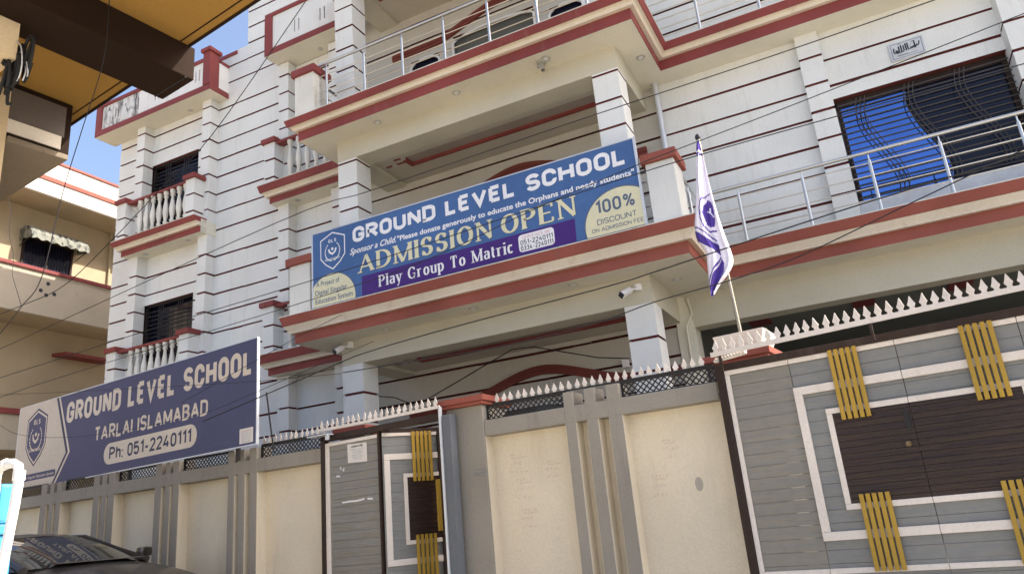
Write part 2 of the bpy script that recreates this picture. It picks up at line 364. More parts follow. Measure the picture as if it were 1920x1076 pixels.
    if ch == 'a': w = .36; return w, [(arc(w/2, .5, w/2, .18, 160, 0, 7)+[(w, .05), (w+.08, 0)], 1), ([(w, .38)]+arc(w*.42, .2, w*.42, .2, 90, 300, 9)+[(w, .12)], .9)]
    if ch == 'r': w = .26; return w, [([(0, 0), (0, .66)], 1), ([(0, .42)]+arc(.16, .48, .16, .19, 180, 50, 6), .85)]
    if ch == 'u': w = .38; return w, [([(0, .66), (0, .2)]+arc(w/2, .18, w/2, .19, 180, 360, 8)+[(w, .66)], .95), ([(w, .3), (w, 0), (w+.08, 0)], 1)]
    if ch == 'p': w = .40; return w, [([(0, .66), (0, -.32)], 1), (arc(w/2-.02, .33, w/2+.02, .35, 140, -140, 14), 1)]
    if ch == 'y': w = .42; return w, [([(0, .66), (w*.5, 0)], 1), ([(w, .66), (w*.42, -.18), (w*.25, -.32), (.0, -.28)], .45)]
    if ch == 't': w = .24; return w, [([(.06, .9), (.06, .15), (.12, 0), (w, .03)], 1), ([(-.06, .64), (w, .64)], 1)]
    return .3, []
SERIFS = {'D': [(0, 0), (0, 1)], 'M': [(0, 0), (0, 1), ('w', 0), ('w', 1)], 'I': [(0, 0), (0, 1)], 'N': [(0, 0), (0, 1), ('w', 1)], 'A': [(0, 0), ('w', 0)], 'P': [(0, 0), (0, 1)], 'E': [(0, 0), (0, 1)],
          'T': [('h', 0)], 'l': [(0, 0), (-.04, 1)], 'i': [(0, 0), (-.04, .66)], 'r': [(0, 0), (-.04, .66)], 'p': [(0, -.32), (-.04, .66)], 'u': [(-.04, .66), ('w-', .66)], 'y': [(0, .66), ('w', .66)]}
def stroke(mb, pts, a, b, y, conv):
    """ribbon along pts with nib half-widths a (across vertical strokes) and b (across horizontal ones)"""
    P = []
    for p in pts:
        if not P or (Vector(p)-P[-1]).length > 1e-5: P.append(Vector(p))
    n = len(P); closed = (P[0]-P[-1]).length < 1e-4
    L = []; R = []
    for i, p in enumerate(P):
        if closed and i in (0, n-1): d1 = (P[-1]-P[-2]).normalized(); d2 = (P[1]-P[0]).normalized()
        else:
            d1 = (P[i]-P[i-1]).normalized() if i > 0 else (P[1]-P[0]).normalized()
            d2 = (P[i+1]-P[i]).normalized() if i < n-1 else d1
        n1 = Vector((-d1.y, d1.x)); n2 = Vector((-d2.y, d2.x)); w1 = math.hypot(a*n1.x, b*n1.y); w2 = math.hypot(a*n2.x, b*n2.y)
        den = n1.x*n2.y-n1.y*n2.x
        if abs(den) < .08: m = (n1+n2).normalized()*((w1+w2)/2)
        else:
            m = Vector(((w1*n2.y-w2*n1.y)/den, (n1.x*w2-n2.x*w1)/den))
            if m.length > 2.2*max(w1, w2): m = m.normalized()*2.2*max(w1, w2)
        L.append(p+m); R.append(p-m)
    for i in range(n-1):
        mb.quad([conv(R[i], y), conv(R[i+1], y), conv(L[i+1], y), conv(L[i], y)])
def lettering(parent, text, u0, u1, v0, v1, y, mat, t=.17, serif=False, gap=.13, nib=.28, slope=0., name='lettering'):
    """text fitted to u0..u1 (baseline v0, cap top v1) on the plane depth y of the parent's frame; slope = rise per unit u"""
    hh = v1-v0; T = t if not serif else t
    tb = T if not serif else T*nib
    x = 0; items = []
    for ch in text:
        w, st = G(ch, serif); items.append((x, ch, w, st)); x += w+T+(gap if ch != ' ' else .05)+(.06 if serif else 0)
    total = x-gap-(.06 if serif else 0)
    wsum = sum(i[2] for i in items); need = (u1-u0)/hh
    wx = max(.55, min(2.2, (need-(total-wsum))/max(wsum, .01)))
    x = 0; it2 = []
    for (x_, ch, w, st) in items:
        it2.append((x, ch, w, st)); x += w*wx+T+(gap if ch != ' ' else .05)+(.06 if serif else 0)
    items = it2; total = x-gap-(.06 if serif else 0); sx = (u1-u0)/total
    mb = MB(); k = 0
    conv = lambda p, yy: (p.x, yy, p.y + slope*(p.x-u0))
    for (x, ch, w, st) in items:
        def tr(q): return (u0+(x+T/2+q[0]*wx)*sx, v0+(tb/2+q[1]*(1-tb))*hh)
        for pts, wt in st:
            yy = y-.0002*(k % 5)-.0001; k += 1
            stroke(mb, [tr(q) for q in pts], T/2*sx*wt, tb/2*hh*(1 if wt > .5 or serif else wt), yy, conv)
        if serif:
            for (sxx, szz) in SERIFS.get(ch, []):
                xx = w if sxx in ('w', 'w-') else (w/2 if sxx == 'h' else sxx)
                e = .15 if sxx != 'w-' else .1
                yy = y-.0002*(k % 5)-.0001; k += 1
                stroke(mb, [tr((xx-e/wx, szz)), tr((xx+e/wx, szz))], tb/2*hh*.8, tb/2*hh*.8, yy, conv)
    ob = mb.build(name, mat, parent); ob['kind'] = 'stuff'; return ob
def fonttext(parent, text, u0, u1, v0, v1, y, mat, bold=0.0, shear=0., slope=0., name='lettering', natural=False):
    c = bpy.data.curves.new('t', 'FONT'); c.body = text; c.offset = bold; c.shear = shear; c.resolution_u = 3
    o = bpy.data.objects.new('t', c); COL.objects.link(o)
    me = bpy.data.meshes.new_from_object(o.evaluated_get(bpy.context.evaluated_depsgraph_get()))
    bpy.data.objects.remove(o); bpy.data.curves.remove(c)
    xs = [v.co.x for v in me.vertices]
    x0, x1 = min(xs), max(xs); sx = (u1-u0)/(x1-x0); sz = (v1-v0)/.70
    o3 = OFF[parent.name]
    for v in me.vertices:
        uu = u0+(v.co.x-x0)*sx; v.co = (uu-o3[0], y-o3[1], v0+v.co.y*sz+slope*(uu-u0)-o3[2])
    me.materials.append(M[mat]); me.name = name
    ob = bpy.data.objects.new(name, me); COL.objects.link(ob); ob.parent = parent; OFF[ob.name] = o3; ob['kind'] = 'stuff'
    return ob
def flat(parent, poly, y, mat, name, th=.0015):
    return MB().prism(poly, y, y+th).build(name, mat, parent)
def ring(parent, poly, w, y, mat, name):
    mb = MB(); p = poly+[poly[0]]; stroke(mb, p, w/2, w/2, y, lambda q, yy: (q.x, yy, q.y)); return mb.build(name, mat, parent)
def clip(poly, x0, x1, z0, z1):
    def cl(P, ins, inter):
        o = []
        for i in range(len(P)):
            a, b = P[i-1], P[i]
            if ins(b):
                if not ins(a): o.append(inter(a, b))
                o.append(b)
            elif ins(a): o.append(inter(a, b))
        return o
    def ix(x): return lambda a, b: (x, a[1]+(b[1]-a[1])*(x-a[0])/(b[0]-a[0]))
    def iz(z): return lambda a, b: (a[0]+(b[0]-a[0])*(z-a[1])/(b[1]-a[1]), z)
    poly = cl(poly, lambda p: p[0] >= x0, ix(x0)); poly = cl(poly, lambda p: p[0] <= x1, ix(x1))
    poly = cl(poly, lambda p: p[1] >= z0, iz(z0)); return cl(poly, lambda p: p[1] <= z1, iz(z1))

# ================================================================== ground
o = MB().quad([(-300,-300,0),(300,-300,0),(300,400,0),(-300,400,0)]).build('ground', 'road', off=(0,0,0)); o.location.z = 0; struct(o)
o = MB().box(-16, 12, 6.25, 9.6, -1.0, -.55).build('courtyard_floor', 'tile', off=(-2, 8, -1.1)); struct(o)

# ================================================================== the school building
YW = 9.72
S = thing('school_building', 'three-storey white school house with maroon striped joints, red-edged balconies and porch columns', 'building', (-6, 10, -1.1))
GR = [8.57-.385*k for k in range(6)] + [5.44-.388*k for k in range(7)] + [2.31-.388*k for k in range(8)]
GL = [10.88, 10.51, 10.13, 9.76, 9.40, 9.02] + [8.47-.3725*k for k in range(8)] + [5.32-.372*k for k in range(8)] + [2.16-.372*k for k in range(8)]
GC = [8.28-.385*k for k in range(6)] + [5.48-.39*k for k in range(7)] + [2.315-.39*k for k in range(8)]
GP = [8.6-.39*k for k in range(6)] + [5.49-.392*k for k in range(7)]

def wallsec(x0, x1, z0, z1, grooves, yf=YW, yb=9.95, name='wall', mat='white'):
    w = MB().box(x0+.01, x1-.01, yf+.03, yb, z0, z1).build(name, 'groove', S)
    bands(w, x0, x1, yf, yf+.031, z0, z1, grooves, mat, core=False)
    return w
def pilaster(x0, x1, yf, z0, z1, grooves, name='pilaster', yb=YW+.01):
    w = MB().box(x0+.022, x1-.022, yf+.022, yb, z0, z1).build(name, 'groove', S)
    bands(w, x0, x1, yf, yb, z0, z1, grooves, core=False)
    return w
# hidden body of the house behind the street front
struct_body = MB().box(-13.43, -2.05, 11.2, 17, -1.1, 8.95).box(-2.05, 7.0, 14.1, 17, -1.1, 8.95).box(-2.05, 7.0, 9.98, 14.1, 2.62, 8.95).box(-9.8, -7.2, 9.97, 13, 8.95, 11.3)
struct_body.box(-13.45, -13.3, 9.96, 17, 8.95, 9.75).box(-13.43, -9.8, 9.97, 11.2, 8.45, 8.64).box(-9.83, -7.0, 9.96, 11.2, 9.0, 11.2).box(-13.43, -13.2, 9.96, 11.2, -1.1, 8.65).build('rear_block', 'white', S)  # leading box is an unseen roof wall added to shade the neighbouring house
# left tower
wallsec(-13.45, -12.60, -1.1, 8.66, GL)
pilaster(-12.66, -12.43, 9.50, -1.1, 8.66, GL)
# bay with two windows: pieces round the openings
WX0, WX1 = -12.46, -11.10
for z0, z1 in ((-1.1, 2.9), (4.74, 6.0), (7.78, 8.66)): wallsec(-12.47, -10.78, z0, z1, GL)
for z0, z1 in ((2.9, 4.74), (6.0, 7.78)): wallsec(WX1, -10.78, z0, z1, GL)
pilaster(-10.80, -10.57, 9.51, -1.1, 8.66, GL)
wallsec(-10.58, -10.12, -1.1, 9.62, GL)
wallsec(-10.12, -9.83, -1.1, 9.72, GL)
wallsec(-9.83, -8.80, -1.1, 11.3, GL)
wallsec(-8.80, -7.0, 8.75, 11.3, GL)
pilaster(-8.82, -8.58, 9.51, -1.1, 8.74, GL)
wallsec(-8.60, -7.60, -1.1, 8.74, GL)
pilaster(-7.62, -7.33, 9.50, -1.1, 8.74, GR)
wallsec(-7.34, -7.02, -1.1, 8.75, GR)
MB().box(-10.6, -10.1, 9.70, 9.97, 9.62, 9.70).build('parapet_cap', 'maroon', S, .004)
# corner white reveal strips
def barred_window(x0, x1, z0, z1, group_y=9.80):
    fr = MB().box(x0, x1, 9.90, 9.94, z0, z1).build('window', 'dark_glass', S)
    m = MB()
    m.box(x0, x1, 9.78, 9.83, z1-.035, z1).box(x0, x0+.035, 9.78, 9.83, z0, z1).box(x1-.035, x1, 9.78, 9.83, z0, z1).box(x0, x1, 9.78, 9.83, z0, z0+.03)
    m.build('window_frame', 'black_metal', fr)
    n = int((z1-z0)/.085)
    for k in range(1, n): MB().box(x0+.035, x1-.035, 9.79, 9.805, z0+k*.085-.009, z0+k*.085+.009).build('grille_bar', 'black_metal', fr)
    for xx in (x0+.38, x0+.44, x0+.50, x1-.46, x1-.40, x1-.34): MB().box(xx-.006, xx+.006, 9.775, 9.787, z0+.03, z1-.03).build('grille_bar', 'black_metal', fr)
barred_window(-12.46, -11.10, 6.0, 7.78); barred_window(-12.46, -11.10, 2.9, 4.74)

# baluster profile
def baluster(parent, x, y, z0, h, first=[None]):
    if first[0] is None:
        pr = [(.052, 0), (.052, .05), (.036, .06), (.030, .10), (.045, .12), (.050, .135), (.030, .15), (.034, .20), (.052, .30), (.058, .36), (.050, .44), (.034, .54), (.026, .60), (.028, .64), (.046, .655), (.046, .675), (.030, .69), (.046, .71), (.052, .72), (.052, .78)]
        m = MB().lathe(0, 0, pr, 12)
        ob = m.build('baluster', 'pier_dirty', parent, off=(0, 0, 0)); first[0] = ob
    else:
        ob = first[0].copy(); COL.objects.link(ob); ob.parent = parent
    o3 = OFF[parent.name]
    OFF[ob.name] = (0, 0, 0); ob.location = (x-o3[0], y-o3[1], z0-o3[2]); ob.scale = (1, 1, h/.78)
def edge_profile(z, hr, hc, ht):
    return ([(-.14, z), (0, z), (0, z+hr), (-.14, z+hr)],
            [(-.14, z+hr), (.055, z+hr+.001), (.058, z+hr+.02), (.075, z+hr+.05), (.11, z+hc), (-.14, z+hc)],
            [(-.14, z+hc), (.118, z+hc+.001), (.155, z+ht), (-.14, z+ht)])
def slab_edges(par, path, z, hr, hc, ht, old=False):
    a, b, c = edge_profile(z, hr, hc, ht)
    mitre_band(par, path, a, 'maroon_old' if old else 'maroon', 'lower_red_band'); mitre_band(par, path, b, 'cream_trim', 'cream_moulding'); mitre_band(par, path, c, 'maroon_old' if old else 'maroon', 'upper_red_band')
    a2 = [(-.1, z+ht+.0005), (.16, z+ht+.0005), (.16, z+ht+.012), (-.1, z+ht+.012)]
    mitre_band(par, path, a2, 'pier_dirty', 'drip_edge')
def small_balcony(x0, x1, zb, ht, bal_x, cap_z, rail_z, left_post, right_post=None, bar_end=None):
    sl = MB().box(x0+.008, x1, 9.358, YW, zb-.003, zb+ht-.03).build('balcony_slab', 'soffit', S)
    slab_edges(sl, [(x0, YW+.05), (x0, 9.35), (x1, 9.35)], zb, .115, .19, ht)
    zt = zb+ht+.012
    bl = MB().box(left_post[1], bar_end, 9.30, 9.42, rail_z-.05, rail_z).build('balustrade_rail', 'maroon', S, .004)
    for x in bal_x: baluster(bl, x, 9.36, zt, rail_z-.05-zt)
    for (a, b) in [left_post]+([right_post] if right_post else []):
        yb = 9.55 if a == left_post[0] else 9.70
        p = MB().box(a+.03, b-.03, 9.30, yb-.02, zt, cap_z-.09).build('balustrade_post', 'groove', S)
        bands(p, a+.02, b-.01, 9.27, yb, zt, cap_z-.09, [cap_z-.42, cap_z-.78], 'white', core=False)
        MB().box(a-.02, b+.03, 9.22, yb+.02, cap_z-.09, cap_z).build('post_cap', 'maroon', p, .006)
    MB().lathe(x0+.5, 9.52, [(.05, zb-.012), (.05, zb+.01)], 16).build('downlight', 'lamp_metal', sl)
    if x1-x0 > 1.7: MB().lathe(x1-.5, 9.52, [(.05, zb-.012), (.05, zb+.01)], 16).build('downlight', 'lamp_metal', sl)
lb = [-12.24+.179*k for k in range(8)]
small_balcony(-12.72, -10.56, 5.73, .29, lb, 6.93, 6.86, (-12.83, -12.56), (-10.92, -10.66), -10.92)
small_balcony(-12.72, -10.56, 2.66, .29, lb, 3.87, 3.80, (-12.83, -12.56), (-10.92, -10.66), -10.92)
cb = [-8.40+.195*k for k in range(7)]
small_balcony(-8.87, -7.04, 5.81, .32, cb, 7.05, 6.98, (-8.95, -8.68), None, -7.04)
small_balcony(-8.87, -7.04, 2.71, .33, cb, 3.96, 3.90, (-8.95, -8.68), None, -7.04)

# roof parapets at the left and beside the stair tower
def parapet(x0, x1, y0, z0, z1, slots, pier_right, mat):
    p = MB().box(x0-.002, x1+.002, y0-.002, YW, z0-.004, z0+.11).build('parapet_slab', 'soffit', S)
    MB().box(x0-.012, x1+.012, y0-.012, YW-.3, z0, z0+.125).build('lower_red_band', 'maroon', p)
    # upstand built in pieces between the slots
    xs = x0+.16; cuts = []
    for s_ in slots: cuts += [(s_-.065, s_-.035), (s_+.035, s_+.065)]
    cuts.sort(); cur = xs
    sz0, sz1 = z0+.30, z0+.56
    for a, b in cuts+[(x1, x1)]:
        mt0 = mat; mat_ = 'black_mould' if (mat == 'white_mould' and a < x0+1.3) else mat
        if a > cur: MB().box(cur, a, y0+.02, y0+.12, z0+.125, z1).build('parapet_panel', mat_, p)
        if b > a:
            MB().box(a, b, y0+.02, y0+.12, z0+.125, sz0).build('parapet_panel', mat_, p); MB().box(a, b, y0+.02, y0+.12, sz1, z1).build('parapet_panel', mat_, p)
            MB().box(a, b, y0+.10, y0+.13, sz0, sz1).build('slot_back', 'wall_grey', p)
        cur = b
    MB().box(x0-.01, x1+.01, y0-.01, y0+.14, z1, z1+.075).build('parapet_cap', 'maroon', p, .004)
    MB().box(x0-.012, x0+.16, y0-.012, y0+.16, z0+.125, z1).build('corner_pier', 'maroon', p)
    if pier_right:
        MB().box(x1-.17, x1+.012, y0-.03, y0+.21, z0+.125, z1+.17).build('corner_pier', 'maroon', p)
        MB().box(x1-.16, x1-.0, y0+.21, YW, z0+.125, z1+.02).build('parapet_panel', mat, p)
        MB().box(x1-.17, x1+.01, y0+.25, YW, z1+.02, z1+.09).build('parapet_cap', 'maroon', p)
        MB().box(x1-.21, x1+.05, y0-.07, y0+.25, z1+.17, z1+.25).build('pier_cap', 'maroon', p, .006)
        MB().box(x1-.1, x1+.012, YW-.3, YW, z0+.001, z0+.125).build('lower_red_band', 'maroon', p)
    MB().lathe(x1-.9, (y0+YW)/2+.1, [(.05, z0-.012), (.05, z0+.01)], 16).build('downlight', 'lamp_metal', p)
    return p
parapet(-13.66, -10.33, 9.25, 8.64, 9.33, [-13.05, -12.45, -11.85, -11.27, -10.70], True, 'white_mould')
parapet(-8.86, -6.95, 9.2, 8.76, 9.61, [-8.12, -7.52], False, 'white')

# centre porch: slabs with stepped edges, running on to the right hand balconies
def level(zb, hr, hc, ht, xl, xr, old=False, roof=False):
    sl = MB().box(xl+.008, xr-.008, 8.008, YW, zb-.003, zb+ht-.03).box(xr-.02, 7.0, 9.358, YW, zb-.0035, zb+ht-.03).build('balcony_slab', 'soffit', S)
    MB().box(xl+.2, xr-.2, 8.12, YW, zb+ht-.03, zb+ht+.004).box(xr-.2, 6.9, 9.42, YW, zb+ht-.03, zb+ht+.004).build('balcony_floor', 'floor_tile', sl)
    slab_edges(sl, [(xl, 9.36), (xl, 8.0), (xr, 8.0), (xr, 9.35), (7.0, 9.35)], zb, hr, hc, ht, old)
    return sl
L1 = level(2.69, .145, .25, .375, -7.10, -1.48, old=True)
L2 = level(5.855, .155, .215, .315, -7.02, -1.70)
L3 = level(9.03, .155, .215, .33, -7.02, -1.70)
MB().box(-7.0, 7.0, 9.6, 11.2, 9.0, 9.36).box(-7.0, -1.7, 8.0, 8.1, 9.36, 10.0).box(-1.7, 7, 9.3, 9.4, 9.36, 10.0).build('roof_parapet', 'white', S)
# beams and dropped ceiling of the porch on each level
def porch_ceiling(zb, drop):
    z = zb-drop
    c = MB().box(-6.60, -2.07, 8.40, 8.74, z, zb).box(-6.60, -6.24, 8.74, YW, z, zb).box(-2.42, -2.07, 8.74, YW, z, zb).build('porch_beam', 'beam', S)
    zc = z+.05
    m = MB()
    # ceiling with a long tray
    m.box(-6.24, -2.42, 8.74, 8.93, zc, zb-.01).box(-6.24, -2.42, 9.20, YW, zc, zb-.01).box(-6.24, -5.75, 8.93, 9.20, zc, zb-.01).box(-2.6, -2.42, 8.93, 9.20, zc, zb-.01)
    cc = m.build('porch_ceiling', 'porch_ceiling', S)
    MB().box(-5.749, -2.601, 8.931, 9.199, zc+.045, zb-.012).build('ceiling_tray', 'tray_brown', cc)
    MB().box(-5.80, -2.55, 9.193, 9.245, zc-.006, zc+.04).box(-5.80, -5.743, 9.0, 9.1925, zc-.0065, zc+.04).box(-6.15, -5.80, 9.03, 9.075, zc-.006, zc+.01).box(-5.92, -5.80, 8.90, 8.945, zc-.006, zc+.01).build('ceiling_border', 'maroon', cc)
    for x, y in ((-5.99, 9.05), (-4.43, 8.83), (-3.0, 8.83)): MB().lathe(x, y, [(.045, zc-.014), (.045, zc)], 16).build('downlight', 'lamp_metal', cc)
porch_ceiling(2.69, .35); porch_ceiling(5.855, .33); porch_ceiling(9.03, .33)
for zb in (2.69, 5.855):
    for x, y in ((-5.71, 8.22), (-4.345, 8.2), (-2.95, 8.17), (-1.85, 8.87)):
        m = MB().lathe(x, y, [(.060, zb-.012), (.060, zb+.004)], 20)
        d = m.build('downlight', 'lamp_metal', S); MB().lathe(x, y, [(.035, zb-.018), (.035, zb-.01)], 16).build('bulb', 'white', d)
for zb, drop, z0 in ((2.69, .35, -1.1), (5.855, .33, 3.07), (9.03, .33, 6.18)):
    for x0, x1 in ((-6.595, -6.245), (-2.425, -2.07)):
        c = MB().box(x0+.022, x1-.022, 8.422, 8.728, z0, zb-drop).build('porch_column', 'groove', S)
        bands(c, x0, x1, 8.40, 8.75, z0, zb-drop-.002, GC, core=False)
# recess wall behind the columns, with arched door openings
def arch_band(z):      # maroon band over the openings; z = level of the straight part
    top = []; bot = []
    for i in range(41):
        x = -6.35+i*(4.2/40); k = max(0, 1-abs(x+4.15)/1.45); e = .33*(k*k*(3-2*k))
        top.append((x, z+e+.06)); bot.append((x, z+e-.07))
    m = MB()
    for i in range(40): m.prism([bot[i], bot[i+1], top[i+1], top[i]], YW-.05, YW-.002)
    m.build('arch_moulding', 'arch_red', S)
    m = MB()
    for i in range(40): m.prism([(top[i][0], top[i][1]-.075), (top[i+1][0], top[i+1][1]-.075), (top[i+1][0], top[i+1][1]-.055), (top[i][0], top[i][1]-.055)], YW-.065, YW-.048)
    m.build('arch_bead', 'arch_red', S)
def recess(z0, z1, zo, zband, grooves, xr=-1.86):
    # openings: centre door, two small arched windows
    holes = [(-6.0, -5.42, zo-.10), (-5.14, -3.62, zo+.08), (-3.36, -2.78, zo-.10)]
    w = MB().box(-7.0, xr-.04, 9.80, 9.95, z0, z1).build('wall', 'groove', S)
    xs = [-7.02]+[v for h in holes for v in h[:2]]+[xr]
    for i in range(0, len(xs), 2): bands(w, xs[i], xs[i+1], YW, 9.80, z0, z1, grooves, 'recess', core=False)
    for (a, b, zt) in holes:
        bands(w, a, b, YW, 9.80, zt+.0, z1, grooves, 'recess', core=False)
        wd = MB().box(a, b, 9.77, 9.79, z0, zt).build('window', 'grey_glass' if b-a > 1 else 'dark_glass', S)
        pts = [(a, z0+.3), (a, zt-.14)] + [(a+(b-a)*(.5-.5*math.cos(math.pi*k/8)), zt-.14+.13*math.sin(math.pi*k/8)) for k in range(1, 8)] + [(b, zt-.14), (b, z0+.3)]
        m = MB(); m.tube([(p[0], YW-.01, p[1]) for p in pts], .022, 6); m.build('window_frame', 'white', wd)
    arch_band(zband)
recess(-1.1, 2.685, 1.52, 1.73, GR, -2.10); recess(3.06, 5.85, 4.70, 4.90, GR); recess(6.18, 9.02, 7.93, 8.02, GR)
# right hand wall
wallsec(-1.87, .06, 3.06, 5.86, GR); wallsec(-1.87, 7.0, 6.18, 9.03, GR)
pilaster(.05, .335, 9.62, 3.05, 5.86, GP)
wallsec(.33, 2.29, 4.86, 5.86, GR)
MB().box(.34, 2.29, 9.66, 9.93, 3.05, 3.39).build('window_sill_wall', 'marble', S)
pilaster(2.28, 2.60, 9.50, 3.05, 5.86, [5.09-.39*k for k in range(5)], yb=9.93)
wallsec(2.58, 7.0, 3.06, 5.86, GR)
MB().tube([(-1.87, 9.62, 5.86), (-1.87, 9.62, 3.1)], .042, 12).build('drain_pipe', 'alu', S)
# big blue window
wn = MB().box(.36, 2.29, 9.88, 9.90, 3.39, 4.86).build('window', 'curtain', S)
def wave(z):
    t = max(0, min(1, (4.58-z)/1.0)); v = -.04+.29*t*t*(3-2*t)
    if z > 4.55: v += .7*(z-4.55)**2
    if z < 3.62: v -= 1.1*(3.62-z)**2
    return v
zs = [4.76-i*(1.33/24) for i in range(25)]
lp = [(.40, zs[0]), (.40, zs[-1])] + [(1.18+wave(z), z) for z in reversed(zs)]
MB().quad([(p[0], 9.845, p[1]) for p in lp]).build('blue_pane', 'blue_glass', wn)
rp = [(1.20+wave(z), z) for z in zs] + [(2.22, zs[-1]), (2.22, zs[0])]
MB().quad([(p[0], 9.850, p[1]) for p in rp]).build('dark_pane', 'dark_glass', wn)
MB().box(.36, 2.29, 9.82, 9.87, 4.76, 4.86).box(.36, .40, 9.82, 9.87, 3.39, 4.76).box(2.22, 2.29, 9.82, 9.87, 3.39, 4.76).box(.40, 2.22, 9.82, 9.87, 3.39, 3.43).build('window_frame', 'dark_brown', wn)
for k in range(17): MB().box(.37, 2.28, 9.74, 9.752, 3.45+k*.081, 3.463+k*.081).build('grille_bar', 'grille_brown', wn)
for x0 in (.60, 1.16, 1.72):
    for j in range(3):
        MB().tube([(x0+j*.05+wave(z), 9.735, z) for z in [4.80-.055*i for i in range(25)]], .006, 5).build('grille_scroll', 'grille_brown', wn)
# carport under the right hand balcony
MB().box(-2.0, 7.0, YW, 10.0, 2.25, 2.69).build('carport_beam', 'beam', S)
pr = MB().box(-2.13, -1.90, 9.70, 10.05, -1.1, 2.25).build('carport_pier', 'soffit', S)
MB().prism([(-2.128, 2.2502), (-1.90, 2.2502), (-1.985, 2.685), (-2.128, 2.685)], 9.706, 9.99).build('pier_haunch', 'soffit', pr)
MB().tube([(-1.93, 9.69, 2.64), (-1.90, 9.68, 2.42), (-2.0, 9.68, 2.27), (-2.02, 9.68, -1)], .012, 6).build('conduit', 'soffit', pr)
cp = MB().box(-2.0, 7.0, 10.0, 14.0, 2.42, 2.6).build('carport_ceiling', 'carport_ceiling', S)
for x in (-1.35, .0, 1.15, 2.4): MB().box(x, x+.28, 10.6, 11.1, 2.40, 2.419).build('ceiling_border', 'maroon', cp)
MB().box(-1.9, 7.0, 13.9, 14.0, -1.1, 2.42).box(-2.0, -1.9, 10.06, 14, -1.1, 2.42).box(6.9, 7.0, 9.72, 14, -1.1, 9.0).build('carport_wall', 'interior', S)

# steel railings
def railing(path, zt, rods, zbase, posts, name='steel_railing'):
    r_ = MB().tube([(x, y, zt) for x, y in path], .024, 10).build(name, 'steel', S)
    for z in rods: MB().tube([(x, y, z) for x, y in path], .008, 6).build('rail_rod', 'steel', r_)
    for x, y in posts:
        MB().tube([(x, y, zbase), (x, y, zt-.10)], .021, 10).tube([(x, y, zt-.10), (x, y, zt-.02)], .009, 6).build('rail_post', 'steel', r_)
R4 = lambda zt, a: [zt-a*k for k in (1, 2, 3, 4)]
railing([(-6.66, 8.05), (-1.78, 8.05)], 7.07, [6.87, 6.735, 6.59, 6.455], 6.17, [(-6.5, 8.05), (-5.79, 8.05), (-5.108, 8.05), (-4.395, 8.05), (-3.68, 8.05), (-2.95, 8.05), (-2.25, 8.05)])
railing([(-6.93, 8.3), (-6.93, 9.5)], 7.05, [6.87, 6.735, 6.59, 6.455], 6.17, [(-6.93, 8.85)])
railing([(-1.76, 8.02), (-1.76, 9.25), (6.9, 9.25)], 7.0, [6.86, 6.72, 6.58, 6.43, 6.29], 6.17, [(-1.76, 8.1), (-1.76, 8.65), (-1.06, 9.25), (-.265, 9.25), (.53, 9.25), (1.3, 9.25)])
railing([(-1.52, 8.3), (-1.52, 9.24), (6.9, 9.25)], 3.825, [3.69, 3.53, 3.38, 3.235], 3.07, [(-.992, 9.25), (-.22, 9.25), (.54, 9.25), (1.286, 9.25), (2.06, 9.25), (-1.52, 8.8)])
railing([(-6.66, 8.08), (-1.85, 8.08)], 3.825, [3.69, 3.53, 3.38, 3.235], 3.07, [(-5.7, 8.08), (-4.8, 8.08), (-3.9, 8.08), (-3.0, 8.08), (-2.2, 8.08)])
# piers at the balcony corners
def corner_pier(x0, x1, zb, zc, mat, cap='maroon', d=.42):
    p = MB().box(x0, x1, 7.90, 7.90+d, zb, zc).build('balcony_pier', mat, S, .006)
    MB().box(x0-.045, x1+.045, 7.86, 7.94+d, zc, zc+.115).build('pier_cap', cap, p, .008)
corner_pier(-7.00, -6.64, 6.16, 6.90, 'pier_dirty', d=.35)
corner_pier(-7.11, -6.74, 3.07, 3.81, 'pier_dirty', 'maroon_old')
corner_pier(-1.80, -1.47, 3.07, 3.82, 'pier_clean', 'maroon_old')

# things fixed to the house
def cctv(x, y, z, dx, label):
    t = thing('security_camera', label, 'camera', (x, y, z))
    MB().lathe(x+.06, y+.02, [(.045, z-.02), (.045, z+.06)], 14).build('mount', 'print_white', t)
    MB().tube([(x+.06, y, z), (x+.02, y-.07, z-.01), (x-.01, y-.10, z-.03)], .012, 6).build('arm', 'print_white', t)
    MB().bar((x-.01, y-.06, z-.01), (x-.09+dx, y-.20, z-.09), .06, .06).build('housing', 'print_white', t, .006)
    MB().bar((x-.089+dx, y-.20, z-.09), (x-.096+dx, y-.212, z-.096), .062, .062).build('lens', 'print_dark', t)
cctv(-2.28, 8.37, 2.52, 0, 'white bullet security camera on the right porch column under the first balcony')
cctv(-6.50, 8.37, 2.60, .05, 'white bullet security camera on the left porch column under the first balcony')
t = thing('spotlight', 'small twin spotlight hanging under the upper balcony near its right end', 'lamp', (-3.02, 8.19, 5.85))
MB().lathe(-3.02, 8.19, [(.065, 5.815), (.065, 5.85)], 18).build('base', 'lamp_metal', t)
MB().tube([(-3.02, 8.19, 5.82), (-3.01, 8.17, 5.74)], .015, 6).tube([(-3.01, 8.17, 5.76), (-3.0, 8.15, 5.68)], .028, 10).tube([(-3.04, 8.19, 5.81), (-3.07, 8.17, 5.75)], .018, 8).build('lamp_head', 'steel', t)
t = tag(MB().box(-2.93, -2.84, YW-.05, YW-.01, 1.88, 1.99).build('junction_box', 'print_white', off=(-2.9, 9.68, 1.9)), 'small white junction box on the porch wall beside the right column', 'box')
